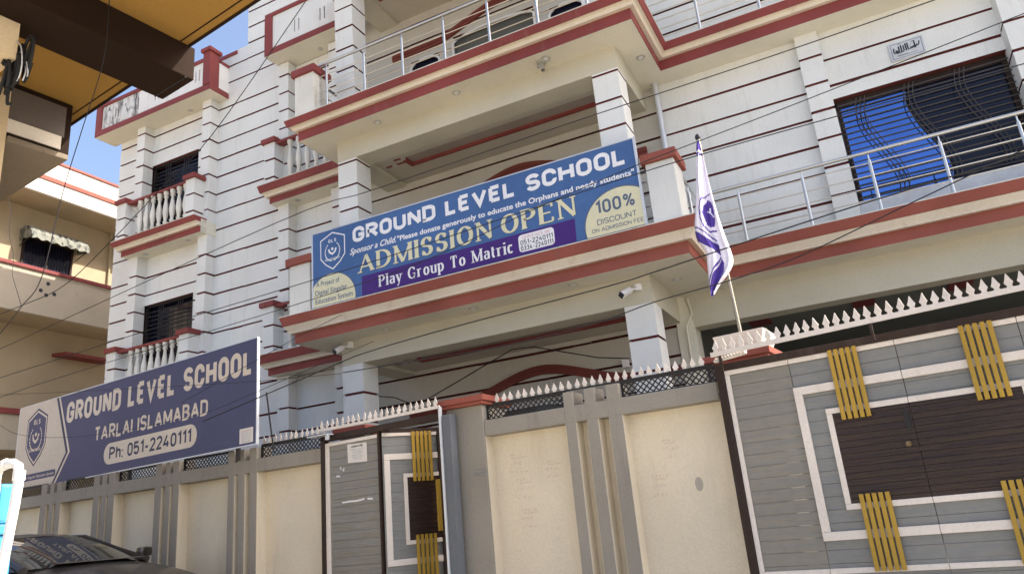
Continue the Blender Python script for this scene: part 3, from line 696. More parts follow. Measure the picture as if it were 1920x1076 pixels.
t = tag(MB().tube([(-6.521,9.0,1.98),(-6.15,9.0,1.899),(-5.796,9.0,1.731),(-5.169,9.0,1.935),(-4.733,9.0,2.086),(-4.225,9.0,2.256),(-3.909,9.0,2.235),(-3.04,9.0,1.935),(-2.625,9.0,1.848)], .008, 6).build('porch_cable', 'wire', off=(-4.2, 9.0, 2.2)), 'thin black cable sagging across the ground floor porch behind the columns', 'cable')

# plaque above the blue window
t = thing('calligraphy_plaque', 'small grey marble plaque with black Arabic calligraphy above the blue window', 'plaque', (1.29, 9.69, 5.12))
MB().box(1.095, 1.488, 9.695, 9.715, 5.118, 5.368).build('slab', 'marble', t, .003)
ring(t, [(1.118, 5.14), (1.465, 5.14), (1.465, 5.346), (1.118, 5.346)], .006, 9.6935, 'print_slate', 'border_line')
m = MB(); cv = lambda q, yy: (q.x, yy, q.y); kk = [0]
def st(pts, a=.007, b=.004):
    kk[0] += 1; stroke(m, pts, a, b, 9.6925-.0002*kk[0], cv)
st([(1.44,5.30),(1.432,5.262),(1.418,5.242),(1.402,5.245),(1.404,5.262),(1.418,5.262)]); st([(1.402,5.245),(1.385,5.225),(1.372,5.225)]); st([(1.384,5.325),(1.384,5.235),(1.374,5.225)], .008)
st([(1.368,5.258),(1.366,5.232),(1.352,5.228),(1.35,5.25)]); st([(1.352,5.228),(1.336,5.226),(1.334,5.25)]); st([(1.336,5.226),(1.312,5.222),(1.305,5.235)]); st([(1.305,5.32),(1.306,5.23)], .008)
st([(1.282,5.32),(1.284,5.215)], .008); st([(1.258,5.30),(1.258,5.225),(1.24,5.212),(1.228,5.22)]); st([(1.232,5.31),(1.230,5.222),(1.214,5.208),(1.200,5.218)], .008)
st([(1.206,5.30),(1.202,5.22),(1.185,5.205),(1.165,5.22),(1.172,5.25),(1.188,5.24),(1.18,5.215)], .008); st([(1.165,5.22),(1.150,5.215),(1.142,5.24),(1.15,5.29)])
st([(1.33,5.275),(1.34,5.275)], .004); st([(1.345,5.29),(1.353,5.29)], .004); st([(1.24,5.335),(1.225,5.325),(1.21,5.335),(1.20,5.325)], .003, .003); st([(1.35,5.31),(1.375,5.325)], .003, .003); st([(1.17,5.165),(1.40,5.168)], .002, .002); st([(1.17,5.175),(1.30,5.172)], .003, .002)
m.build('lettering', 'print_dark', t)

# ================================================================== street wall
WP, WA = (-1.08, 6.0), -2.5
def spike(parent, x, y, z, h=.10, first=[None]):
    if first[0] is None:
        pr = [(-.020, 0), (.020, 0), (.013, .012), (.026, .034), (.016, .055), (.006, .085), (0, .10), (-.006, .085), (-.016, .055), (-.026, .034), (-.013, .012)]
        ob = MB().prism(pr, -.003, .003).build('spike', 'gate_white', parent, off=(0, 0, 0)); first[0] = ob
    else:
        ob = first[0].copy(); COL.objects.link(ob); ob.parent = parent
    o3 = OFF[parent.name]; OFF[ob.name] = (0, 0, 0)
    ob.location = (x-o3[0], y-o3[1], z-o3[2]); ob.scale = (1, 1, h/.10)
    ob.rotation_euler = (random.uniform(-.12, .12), random.uniform(-.09, .09), random.uniform(-.25, .25))
ZG = -1.1
def street_wall(name, label, u0, u1, groups, spikes, p_extra=None):
    w = framed(name, label, 'wall', WP, WA)
    # recessed cream face
    MB().box(u0, u0+.004, .006, .14, ZG, .7895).build('reveal', 'wall_cream', w)
    MB().box(u0, u1, .14, .25, ZG, .79).build('wall_panel', 'wall_cream', w)
    MB().box(u0, u1, 0, .22, .79, .93).build('beam', 'wall_grey', w, .006)
    MB().box(u0, u1, .10, .24, ZG, -.75).build('plinth', 'wall_grey', w)
    spans = []; cur = u0
    for g in groups:
        spans.append((cur, g[0][0])); cur = g[-1][1]
        for a, b in g:
            MB().box(b, b+.004, .006, .14, ZG, .7895).box(a-.004, a, .006, .14, ZG, .7895).build('reveal', 'wall_cream', w)
            MB().box(a, b, -.002, .21, ZG, .791).box(a, b, -.003, .22, .789, 1.052).build('pier', 'wall_grey', w, .005)
    spans.append((cur, u1))
    spans = [q for q in spans if q[1]-q[0] > .15]
    for a, b in spans:
        m = MB(); m.box(a, b, .06, .08, 1.05, 1.072).box(a, b, .06, .08, .932, .946).box(a, a+.015, .06, .08, .946, 1.05).box(b-.015, b, .06, .08, .946, 1.05)
        m.build('lattice_frame', 'black_metal', w)
        m = MB(); k = a-.12; st_ = .052
        n = 0
        x = a+.015-.104
        while x < b-.015:
            for sgn in (1, -1):
                p0, p1 = (x, .946), (x+.104, 1.05)
                if sgn < 0: p0, p1 = (x, 1.05), (x+.104, .946)
                # clip to the span
                (xa, za), (xb, zb) = p0, p1
                if xb > a+.015 and xa < b-.015:
                    if xa < a+.015: t = (a+.015-xa)/(xb-xa); xa, za = a+.015, za+(zb-za)*t
                    if xb > b-.015: t = (b-.015-xa)/(xb-xa); xb, zb = b-.015, za+(zb-za)*t
                    if xb-xa > .004: m.bar((xa, .068 if sgn > 0 else .073, za), (xb, .068 if sgn > 0 else .073, zb), .011, .004)
            x += st_
        l_ = m.build('lattice', 'black_metal', w)
    return w
w1 = street_wall('boundary_wall', 'grey and cream boundary wall between the small gate and the large gate, topped by lattice and white spikes', -2.13, 0.0,
    [[(-1.324, -1.231), (-1.128, -1.028), (-.927, -.81)]], None)
sr = MB().box(-2.06, -.02, .055, .085, 1.0725, 1.082).build('spike_rail', 'black_metal', w1)
for k in range(27): spike(sr, -2.015+k*.0735, .07, 1.082, .085)
w2 = street_wall('boundary_wall', 'grey and cream boundary wall left of the small gate behind the parked black car', -12.5, -4.04,
    [[(-11.3, -11.19), (-11.12, -11.03), (-10.95, -10.85)], [(-10.08, -9.97), (-9.90, -9.81), (-9.73, -9.62)], [(-8.83, -8.72), (-8.64, -8.56), (-8.54+.04, -8.41)], [(-7.745, -7.64), (-7.59, -7.50), (-7.46, -7.35)], [(-6.605, -6.50), (-6.43, -6.35), (-6.30, -6.20)], [(-5.405, -5.31), (-5.25, -5.155), (-5.08, -4.975)]], None)
sr = MB().box(-4.96, -4.06, .055, .085, 1.0725, 1.082).build('spike_rail', 'black_metal', w2)
for k in range(12): spike(sr, -4.93+k*.076, .07, 1.082, .085)
# maths sums scribbled in red chalk on the cream panels (flat marks)
m = MB(); cv = lambda q, yy: (q.x, yy, q.y); kk = [0]
def sc(pts, w=.0022):
    kk[0] += 1; stroke(m, pts, w, w, .1388-.0001*(kk[0] % 9), cv)
random.seed(21)
def scribble(u, z, s=1.):
    for row in range(3):
        x = u
        for i in range(random.randint(3, 6)):
            pts = [(x+random.uniform(0, .02)*s, z-row*.075*s+random.uniform(-.015, .015)*s) for _ in range(4)]; sc(pts); x += .030*s
    sc([(u+.02, z-.03*s), (x+.0, z-.026*s)])
scribble(-1.97, .60); scribble(-1.92, .38); scribble(-1.62, .50, .8); scribble(-.55, .55, .9); scribble(-.68, .28); scribble(-1.9, .12, .9)
m.build('chalk_sums', paint('faint_red_chalk', (.56, .44, .36), var=.1, bump=0), w1)
m = MB(); kk[0] = 0
m.prism(arc(-.30, .18, .032, .055, 0, 350, 13), .1382, .1395); m.build('bare_patch', paint('bare_plaster', (.40, .36, .31)), w1)
for x in (-1.18, -.977):
    t = framed('floodlight', 'small white floodlight showing in the %s gap between the grey wall piers' % ('left' if x < -1.1 else 'right'), 'lamp', WP, WA, .9)
    MB().box(x-.035, x+.04, .26, .30, .965, 1.045).build('housing', 'print_white', t, .005); MB().box(x-.01, x+.01, .27, .29, .90, .965).build('bracket', 'black_metal', t)
random.seed(5)
# gate pillars
def pillar(label, u0, u1, y0, y1, zt, cu0, cu1, p0=WP, ang=WA, capm='maroon_old'):
    t = framed('gate_pillar', label, 'pillar', p0, ang)
    MB().box(u0, u1, y0, y1, ZG, zt).build('shaft', 'wall_grey', t, .008)
    MB().box(cu0, cu1, y0-.05, y1+.05, zt, zt+.03).box(cu0-.02, cu1+.02, y0-.07, y1+.07, zt+.03, zt+.085).build('cap', capm, t, .006)
    return t
gp = pillar('grey gate pillar with flat terracotta cap at the right of the small gate', -2.52, -2.131, -.01, .42, 1.078, -2.57, -2.10)
m = MB(); kk[0] = 0
def sc2(pts): kk[0] += 1; stroke(m, pts, .0018, .0018, -.0112-.0001*kk[0], cv)
for r_ in range(3): sc2([(-2.28+random.uniform(0, .02)+i*.018, .50-r_*.025+random.uniform(-.008, .008)) for i in range(8)])
m.build('pencil_scribble', 'print_slate', gp)
pillar('grey gate pillar with red cap at the left of the small gate, half hidden by its spikes', -4.036, -3.70, .25, .62, 1.04, -4.06, -3.66)
pillar('grey gate pillar under the white planter at the left of the large gate', .03, .50, .12, .55, 1.075, .02, .53, (-1.2, 6.1), -7.2)

# ------------------------------------------------------------------ planter and flag
PL = framed('planter', 'white box planter on the red pillar cap left of the large gate', 'planter', (-1.2, 6.1), -7.2, 1.16)
m = MB()
b0 = [(.135, .14), (.47, .14), (.47, .46), (.135, .46)]; b1 = [(.105, .10), (.52, .10), (.52, .52), (.105, .52)]
m.v = [(x, y, 1.162) for x, y in b0]+[(x, y, 1.318) for x, y in b1]+[(x+(.02 if x < .3 else -.02), y+(.02 if y < .3 else -.02), 1.318) for x, y in b1]+[(x+(.02 if x < .3 else -.02), y+(.02 if y < .3 else -.02), 1.27) for x, y in b1]
m.f = [(3,2,1,0)]; 
for a, b in ((0, 4), (4, 8), (8, 12)):
    for k in range(4): m.f.append((a+k, a+(k+1) % 4, b+(k+1) % 4, b+k))
m.f.append((12, 13, 14, 15)); m.mi = [0]*len(m.f); m.build('tub', 'gate_white', PL, .004)
MB().box(.13, .49, .13, .49, 1.272, 1.285).build('soil', 'concrete', PL)
FP_ = thing('flag_pole', 'slim golden metal flag pole rising from the white planter', 'flag pole', (-.86, 6.20, 1.28))
MB().tube([(-.855, 6.20, 1.275), (-.909, 6.20, 3.09)], .015, 10).build('pole', paint('golden_metal', (.42, .36, .27), rough=.25, metal=.9, bump=0), FP_)
MB().lathe(-.909, 6.20, [(.010, 3.09), (.022, 3.10), (.026, 3.12), (.018, 3.14), (.004, 3.15)], 12).build('finial', 'print_dark', FP_)
MB().tube([(-.845, 6.235, 1.275), (-.895, 6.225, 2.2)], .006, 6).build('stay_rod', 'dark_brown', FP_)
FL=[(-0.917,3.035),(-0.935,2.945),(-0.963,2.827),(-0.991,2.678),(-1.019,2.532),(-1.043,2.401),(-1.065,2.285),(-1.061,2.164),(-1.007,2.033),(-1.012,1.946),(-1.018,1.86),(-1.023,1.775),(-1.025,1.704),(-1.019,1.635)]
FR=[(-0.895,3.036),(-0.887,2.914),(-0.88,2.786),(-0.873,2.659),(-0.865,2.503),(-0.854,2.364),(-0.841,2.241),(-0.824,2.119),(-0.806,2.012),(-0.799,1.924),(-0.82,1.857),(-0.872,1.791),(-0.929,1.733),(-0.994,1.648)]
FPOLY=[[(-0.94,3.05),(-0.88,3.04),(-0.88,2.948),(-0.95,2.968)],[(-0.95,2.953),(-0.88,2.917),(-0.88,2.894),(-0.95,2.932)],[(-0.912,2.486),(-0.949,2.436),(-0.968,2.365),(-0.953,2.271),(-0.931,2.235),(-0.894,2.233),(-0.879,2.296),(-0.879,2.417),(-0.892,2.466)],
[(-1.08,2.257),(-1.08,2.178),(-1.004,2.088),(-0.938,2.033),(-0.887,1.974),(-0.885,2.064),(-0.974,2.145)],[(-0.885,1.945),(-0.87,1.898),(-0.885,1.83),(-0.938,1.756),(-1.011,1.62),(-1.04,1.62),(-1.02,1.71),(-0.965,1.819),(-0.914,1.894)]]
FLN=[[(-0.89,2.538),(-0.95,2.497),(-0.986,2.415),(-0.99,2.326),(-0.975,2.247),(-0.941,2.201),(-0.888,2.19)],[(-1.07,2.279),(-0.985,2.204),(-0.898,2.105)],[(-0.89,1.957),(-0.945,1.872),(-0.998,1.798),(-1.023,1.732)]]
def inpoly(x, z, P):
    c = False
    for i in range(len(P)):
        (x1, z1), (x2, z2) = P[i-1], P[i]
        if (z1 > z) != (z2 > z) and x < (x2-x1)*(z-z1)/(z2-z1)+x1: c = not c
    return c
def segd(x, z, L):
    d = 9
    for (x1, z1), (x2, z2) in zip(L, L[1:]):
        t = max(0, min(1, ((x-x1)*(x2-x1)+(z-z1)*(z2-z1))/((x2-x1)**2+(z2-z1)**2))); d = min(d, math.hypot(x-x1-t*(x2-x1), z-z1-t*(z2-z1)))
    return d
NS, NT = 48, 200
m = MB(); m.smooth = True
def interp(L, t):
    k = t*(len(L)-1); i = min(int(k), len(L)-2); fr = k-i
    p = [L[max(i-1, 0)], L[i], L[i+1], L[min(i+2, len(L)-1)]]
    cr = lambda a, b, c, d: .5*(2*b+(c-a)*fr+(2*a-5*b+4*c-d)*fr*fr+(3*b-a-3*c+d)*fr**3)
    return cr(*[q[0] for q in p]), cr(*[q[1] for q in p])
for j in range(NT+1):
    t = j/NT; a = interp(FL, t); b = interp(FR, t)
    for i in range(NS+1):
        q = i/NS
        amp = .035*min(1, t*5)
        y = 6.13-.06*math.sin(math.pi*q)*min(1, t*4)+amp*math.sin(q*9+2.2*t+1.5*math.sin(3*t))+.012*math.sin(q*23+4*t)*min(1, t*3)+.045*q*math.sin(t*3.2)
        m.v.append((a[0]+(b[0]-a[0])*q, y, a[1]+(b[1]-a[1])*q))
for j in range(NT):
    for i in range(NS):
        v = [j*(NS+1)+i, j*(NS+1)+i+1, (j+1)*(NS+1)+i+1, (j+1)*(NS+1)+i]
        cx = sum(m.v[k][0] for k in v)/4; cz = sum(m.v[k][2] for k in v)/4
        pur = any(inpoly(cx, cz, P) for P in FPOLY) or any(segd(cx, cz, L) < .0055 for L in FLN)
        if segd(cx, cz, [(-0.933,2.386),(-0.904,2.355),(-0.889,2.321)]) < .005 or segd(cx, cz, [(-.91,2.37),(-.905,2.40)]) < .006: pur = False
        m.f.append(tuple(reversed(v))); m.mi.append(1 if pur else 0)
fl = m.build('flag', ['flag_white', 'flag_purple'], off=(-.95, 6.13, 1.64))
fl.modifiers.clear(); sm = fl.modifiers.new('solid', 'SOLIDIFY'); sm.thickness = .002
tag(fl, 'limp white flag with purple shield and purple corner stripes hanging on the pole', 'flag')

# ------------------------------------------------------------------ large gate
GT = framed('large_gate', 'large sliding metal gate with grey boards, nested white frames, dark centre and golden slats', 'gate', (-1.0, 5.95), -7.2)
MB().box(-.062, 0, -.02, .06, ZG, 1.05).box(0, 2.66, -.018, .06, .99, 1.045).box(2.585, 2.66, -.02, .06, ZG, .99).box(0, 2.585, -.018, .06, -1.02, -.972).build('frame', 'dark_brown', GT, .003)
SEC = [(.0, .484), (.488, 1.211), (1.215, 1.94), (1.944, 2.585)]
random.seed(3)
z = -.972
while z < .988:
    hgt = min(.0875, .988-z)
    for a, b in SEC:
        dy = random.uniform(-.0015, .0015)
        MB().box(a, b, .012+dy, .03, z+.0008, z+hgt-.0008).build('board', 'gate_grey' if a > .4 else 'gate_grey_warm', GT, .002)
    z += hgt
for a, b in ((.70, 1.211), (1.215, 1.88)):
    z = -.08
    while z < .565:
        MB().box(a, b, -.004, .0115, z+.0006, z+.0430-.0006).build('dark_board', 'dark_wood', GT, .002); z += .043
def strips(parent, x0, x1, z0, z1, w, y0, y1, name='white_frame', right=True, cut=None):
    for (a, b, c, d) in [(x0, x1, z1-w, z1), (x0, x1, z0, z0+w), (x0, x0+w, z0+w+.0005, z1-w-.0005)]+([(x1-w, x1, z0+w+.0005, z1-w-.0005)] if right else []):
        cs = sorted([q for q in (cut or []) if a+.02 < q < b-.02]); e = [a]+cs+[b]
        for p, q in zip(e, e[1:]): MB().box(p+(.0015 if p != a else 0), q-(.0015 if q != b else 0), y0, y1, c, d).build(name, 'gate_white', parent, .003)
CUT = [.486, 1.213, 1.942]
strips(GT, .002, 2.583, -.512, .990, .036, -.006, .012, cut=CUT)
strips(GT, .485, 2.095, -.297, .774, .058, -.012, .012, cut=CUT)
strips(GT, .676, 1.905, -.105, .590, .039, -.010, .0118, cut=CUT)
def slats(parent, u0, u1, z0, z1, y0=-.034, y1=-.0125, n=5, w=.029):
    for k in range(n):
        x = u0+(u1-u0-w)*k/(n-1)
        MB().box(x, x+w, y0, y1, z0, z1).build('golden_slat', 'brass', parent, .003)
for u0, u1 in ((.776, .969), (1.612, 1.807)):
    slats(GT, u0, u1, .497, .994); slats(GT, u0, u1, -.503, -.008)
MB().lathe(1.153, .0, [(.0, 0), (.0, 0)], 3)
kb = MB(); kb.tube([(1.153, -.004, .284), (1.153, -.016, .284)], .019, 14).tube([(1.153, -.016, .284), (1.153, -.045, .284)], .011, 10); kb.build('lock_knob', paint('old_brass', (.22, .15, .08), metal=.6, rough=.4), GT)
MB().box(1.165, 1.195, -.010, -.0045, .37, .50).build('bolt_plate', 'black_metal', GT)
SR = framed('spike_rail', 'long white spike rail above the large gate, crossing in front of the planter', 'spike rail', (-1.2, 5.9), -12, 1.09)
for k in (.2, 1.3, 2.6): MB().box(k, k+.02, -.005, .012, .98, 1.098).build('bracket', 'dark_brown', SR)
r0 = MB().box(.14, 3.2, -.006, .006, 1.098, 1.134).build('rail', 'gate_white', SR)
for k in range(43): spike(r0, .183+k*.0703, 0, 1.134, .092)
m = MB()
for ph in (0, math.pi): m.tube([(.15+.26*i/60, .03+.011*math.cos(i*.55+ph), 1.072+.011*math.sin(i*.55+ph)+.02*i/60) for i in range(61)], .010, 6)
m.build('twisted_rope', 'gate_white', SR)

# ------------------------------------------------------------------ small gate
PG = framed('small_gate', 'narrow grey pedestrian gate with a fixed panel and a half open door with golden handle', 'gate', (-5.0, 6.17), -7.2)
MB().box(-.145, -.092, -.02, .05, ZG, 1.03).box(-.145, 1.405, -.02, .05, .985, 1.045).box(1.39, 1.405, .02, .07, ZG, .985).build('frame', 'dark_brown', PG, .003)
random.seed(9); z = -1.0
while z < .955:
    h_ = min(.078, .955-z); MB().box(-.04, .622, .008+random.uniform(-.0015, .0015), .025, z+.0007, z+h_-.0007).build('board', 'gate_grey_warm', PG, .002); z += h_
MB().box(-.092, -.041, -.008, .012, -1.0, .962).box(-.041, .622, -.008, .0075, .930, .962).box(-.04, .622, .03, .05, -1.02, .96).build('white_frame', 'gate_white', PG, .003)
MB().box(.625, .648, -.01, .04, ZG, .984).build('hinge_post', 'dark_brown', PG)
rl = MB().box(-.155, 1.43, -.035, -.021, 1.085, 1.112).build('spike_rail', 'gate_white', PG)
for k in range(21): spike(rl, -.112+k*.0745, -.028, 1.112, .083)
MB().box(1.412, 1.432, -.035, .0, ZG, 1.10).build('end_post', 'alu', PG, .003)
MB().box(1.442, 1.53, -.02, .07, ZG, 1.02).build('side_post', paint('blue_grey_post_paint', (.13, .14, .155), var=.08), PG, .004)
MB().box(-.235, .045, -.12, -.02, 1.035, 1.045).box(.01, .04, -.10, -.07, .985, 1.034).build('small_shelter_plate', 'alu', PG)
# scraped white patches
m = MB(); random.seed(4)
for (a, b, c) in ((.12, .42, .37), (.46, .53, .37), (.05, .10, .62), (.10, .12, .70), (.14, .16, .68)):
    pts = [(a+(b-a)*i/6, c+random.uniform(-.006, .006)) for i in range(7)]; stroke(m, pts, .009, .007, .0062, lambda q, yy: (q.x, yy, q.y))
m.build('scratch_marks', 'print_white', PG)
n1 = framed('paper_notice', 'printed paper notice taped on the fixed panel of the small gate', 'notice', (-5.0, 6.17), -7.2, .73)
MB().quad([(.214, .0052, .735), (.474, .0050, .722), (.470, .0054, .905), (.209, .0048, .918)]).build('sheet', 'paper', n1)
fonttext(n1, 'ADMISSION OPEN', .262, .42, .878, .894, .0040, 'print_dark', bold=.03)
for k in range(6): fonttext(n1, ['Notice to all', 'parents and students', 'ENTRY', 'School hours', '08:00 to 13:30', 'Thank you'][k], .255+.02*(k % 3), .42-.02*(k % 2), .855-.019*k, .863-.019*k, .0040, 'print_slate')
DR = framed('gate_door', 'half open grey door leaf with white frames, dark panel and golden slats', 'gate door', (-4.326, 6.085), 51.5)
MB().box(.558, .622, -.02, .03, -1.0, 1.0).box(0, .622, -.018, .03, .9665, 1.0).build('frame', 'dark_brown', DR, .003)
z = -1.0
while z < .966:
    h_ = min(.0875, .966-z); MB().box(.0, .558, .006, .02, z+.0007, z+h_-.0007).build('board', 'gate_grey', DR, .002); z += h_
z = -.06
while z < .55:
    MB().box(.226, .557, -.004, .0055, z+.001, z+.041).build('dark_board', 'dark_wood', DR, .002); z += .0425
for (x0, zb, zt, w_) in ((.0, -.512, .964, .034), (.011, -.258, .762, .056), (.196, -.082, .572, .038)):
    e = .0006*(x0*10)
    for (a, b, c, d) in ((x0, .557, zt-w_, zt), (x0, .557, zb, zb+w_), (x0, x0+w_, zb+w_+.0005, zt-w_-.0005)):
        if x0 == .0 and a == x0 and b == x0+w_: continue
        MB().box(a, b, -.011-e, .0056, c, d).build('white_frame', 'gate_white', DR, .003)
slats(DR, .290, .492, .492, .968); slats(DR, .290, .492, -.50, .002)
hd = MB().box(.500, .542, -.080, -.05, .018, .494).build('handle', 'brass', DR, .006)
MB().box(.512, .532, -.0501, -.02, .44, .46).box(.512, .532, -.0501, -.02, .06, .08).build('handle_bracket', 'brass', hd)

# ------------------------------------------------------------------ big sign on the wall
SG = framed('school_sign', 'wide dark blue name board with cream crest end standing on the left boundary wall', 'sign', (-5.9, 6.05), -6.5, 1.05)
def zt_(u): return 2.206
MB().box(-5.03, .0, .0, .02, 1.065, 2.206).build('board', 'sign_blue', SG)
MB().box(-5.04, .006, -.004, .025, 2.2062, 2.218).box(-5.045, -5.0302, -.004, .025, 1.05, 2.206).box(.0005, .014, -.005, .025, 1.05, 2.206).box(-5.03, 0, -.004, .025, 1.052, 1.0645).build('frame', 'alu', SG)
MB().bar((.06, .08, 1.6), (.16, .10, .95), .012, .012).build('stay', 'black_metal', SG)
for x in (-4.4, -2.4, -.4): MB().box(x, x+.035, .06, .095, .93, 2.1).build('support_post', 'black_metal', SG)
crest = [(-5.03, 1.067), (-4.02, 1.067), (-3.735, 1.44), (-4.075, 2.205), (-5.03, 2.205)]
flat(SG, crest, -.0015, 'sign_cream', 'crest_panel')
flat(SG, [(-4.02, 1.067), (-3.985, 1.067), (-3.695, 1.44), (-4.035, 2.205), (-4.075, 2.205), (-3.735, 1.44)], -.0022, 'sign_navy', 'chevron_shadow')
flat(SG, [(-3.97, 1.067), (-3.93, 1.067), (-3.64, 1.44), (-3.985, 2.205), (-4.02, 2.205), (-3.682, 1.44)], -.0024, 'print_cream', 'chevron_line')
lettering(SG, 'GROUND LEVEL SCHOOL', -3.79, -.065, 1.820, 2.100, -.002, 'print_cream', t=.215, gap=.10)
lettering(SG, 'TARLAI ISLAMABAD', -3.08, -.815, 1.485, 1.670, -.002, 'print_cream', t=.18, gap=.12)
def rrect(x0, x1, z0, z1, r_, n=8):
    return arc(x1-r_, z1-r_, r_, r_, 90, 0, n)+arc(x1-r_, z0+r_, r_, r_, 0, -90, n)+arc(x0+r_, z0+r_, r_, r_, -90, -180, n)+arc(x0+r_, z1-r_, r_, r_, 180, 90, n)
flat(SG, rrect(-2.84, -1.0, 1.165, 1.425, .129), -.0015, 'print_cream', 'phone_panel')
lettering(SG, 'Ph: 051-2240111', -2.72, -1.10, 1.215, 1.375, -.0022, 'sign_navy', t=.18, gap=.12)
def shield(parent, cx, zc, w_, h_, y, outer, inner, fill, style=0):
    # outline from a six sided crest, point up and point down
    def poly(k): return [(cx, zc+h_*.5*k), (cx+w_*.5*k, zc+h_*.34*k), (cx+w_*.5*k, zc-h_*.16*k), (cx+w_*.30*k, zc-h_*.34*k), (cx, zc-h_*.5*k), (cx-w_*.30*k, zc-h_*.34*k), (cx-w_*.5*k, zc-h_*.16*k), (cx-w_*.5*k, zc+h_*.34*k)]
    flat(parent, poly(1.), y-.0005, outer, 'crest_outline'); flat(parent, poly(.93), y-.0012, inner, 'crest_ring'); flat(parent, poly(.86), y-.0019, fill, 'crest_field')
    if style: flat(parent, poly(.78), y-.0026, inner, 'crest_ring'); flat(parent, poly(.73), y-.0033, fill, 'crest_field')
    yy0 = y-.0042
    lettering(parent, 'GLS', cx-w_*.16, cx+w_*.16, zc+h_*.22, zc+h_*.31, yy0, 'print_cream' if not style else 'print_white', t=.2, gap=.3)
    m = MB(); cvv = lambda q, yy: (q.x, yy, q.y); mat = 'print_cream' if not style else 'print_white'
    for sgn in (-1, 1):
        R1 = w_*.27
        for i in range(9):
            a = math.radians(-80+i*16); px, pz = cx+sgn*R1*math.cos(a), zc-h_*.02+R1*1.15*math.sin(a)
            ta = a+math.radians(90)*1; dx, dz = -math.sin(a)*sgn, math.cos(a)
            stroke(m, [(px-dx*.1*R1+sgn*.05*R1, pz-dz*.1*R1), (px+dx*.14*R1+sgn*.12*R1, pz+dz*.14*R1)], R1*.07, R1*.07, yy0-.0002*i, cvv)
    R1 = w_*.15
    m.prism(arc(cx, zc+h_*.045, R1*.32, R1*.36, 0, 345, 12), yy0-.003, yy0-.002)
    stroke(m, [(cx-R1*1.0, zc+h_*.05), (cx-R1*.7, zc-h_*.04), (cx, zc-h_*.09), (cx+R1*.7, zc-h_*.04), (cx+R1*1.0, zc+h_*.05)], R1*.22, R1*.22, yy0-.0025, cvv)
    stroke(m, [(cx-w_*.30, zc-h_*.235), (cx+w_*.30, zc-h_*.235)], h_*.006, h_*.006, yy0-.003, cvv)
    m.build('crest_emblem', mat, parent)
    fonttext(parent, 'Nurturing Excellence', cx-w_*.30, cx+w_*.30, zc-h_*.215, zc-h_*.19, yy0-.0045, mat, bold=.02)
shield(SG, -4.53, 1.745, .52, .79, 0-.0018, 'sign_navy', 'print_cream', 'sign_blue')
flat(SG, rrect(-4.86, -3.95, 1.165, 1.255, .03, 4), -.0024, 'sign_blue', 'tagline_panel')
fonttext(SG, 'Digital Singular Education System', -4.82, -3.99, 1.193, 1.228, -.0032, 'print_cream', bold=.01)
n2 = framed('paper_notice', 'pale square poster at the lower right corner of the dark blue sign', 'notice', (-5.9, 6.05), -6.5, 1.09)
MB().box(-.262, -.045, -.004, -.002, 1.088, 1.245).build('sheet', 'paper', n2)
for k in range(6): fonttext(n2, ['ADMISSION', 'open for all', 'classes from', 'play group to', 'matric session', 'Apply'][k], -.235, -.075, 1.212-.022*k, 1.222-.022*k, -.0045, 'print_slate' if k else 'print_red')

# ------------------------------------------------------------------ balcony banner
BN = thing('admission_banner', 'long blue admission banner on a frame in front of the first floor balcony', 'banner', (-6.674, 7.88, 3.10))
BX, BZ = -6.674*7.88/7.9, 3.096
bx = lambda u_: BX+u_*.9975
MB().box(bx(0), bx(4.775), 7.875, 7.89, BZ, BZ+1.085).build('panel', 'banner_blue', BN)
MB().box(bx(-.012), bx(4.79), 7.868, 7.90, BZ+1.085, BZ+1.098).box(bx(-.02), bx(0), 7.868, 7.90, BZ, BZ+1.098).box(bx(4.775), bx(4.80), 7.866, 7.91, BZ, BZ+1.10).build('frame', 'alu', BN)
YB = 7.8735
def BL(text, u0, u1, v0, v1, mat, **k): return lettering(BN, text, bx(u0), bx(u1), BZ+v0, BZ+v1, k.pop('y', YB-.001), mat, **k)
BL('GROUND LEVEL SCHOOL', .70, 4.67, .788, 1.014, 'print_white', t=.235, gap=.12, slope=.002)
fonttext(BN, 'Sponsor a Child.', bx(.645), bx(1.41), BZ+.63, BZ+.715, YB-.001, 'print_white', bold=.02, shear=.35)
fonttext(BN, '"Please donate generously to educate the Orphans and needy students"', bx(1.43), bx(4.74), BZ+.635, BZ+.705, YB-.001, 'print_white', bold=.025)
flat(BN, [(bx(.83), BZ+.0), (bx(3.935), BZ+.004), (bx(3.945), BZ+.292), (bx(.835), BZ+.275)], YB-.0004, 'banner_purple', 'purple_strip')
BL('ADMISSION', .786, 2.856, .321, .575, 'print_slate', t=.23, serif=True, gap=.10, nib=.34, y=YB-.0016)
BL('OPEN', 2.981, 3.986, .321, .575, 'print_slate', t=.23, serif=True, gap=.10, nib=.34, y=YB-.0016)
BL('ADMISSION', .780, 2.85, .326, .58, 'banner_cream', t=.23, serif=True, gap=.10, nib=.34, y=YB-.0034)
BL('OPEN', 2.975, 3.98, .326, .58, 'banner_cream', t=.23, serif=True, gap=.10, nib=.34, y=YB-.0034)
BL('Play Group To Matric', 1.11, 3.115, .065, .225, 'print_white', t=.185, serif=True, gap=.07, nib=.36, y=YB-.0020)
flat(BN, rrect(bx(3.19), bx(3.665), BZ+.04, BZ+.262, .045, 5), YB-.0014, 'print_white', 'contact_box')
BL('CONTACT US', 3.25, 3.61, .203, .240, 'print_red', serif=True, t=.14, gap=.1, y=YB-.0020)
BL('051-2240111', 3.215, 3.645, .128, .190, 'print_dark', t=.15, y=YB-.0020)
BL('0334-2240111', 3.215, 3.645, .055, .117, 'print_dark', t=.15, y=YB-.0020)
c1_ = clip(arc(4.52, .10, .455, .43, 0, 355, 70), .0, 4.774, .002, 1.2)
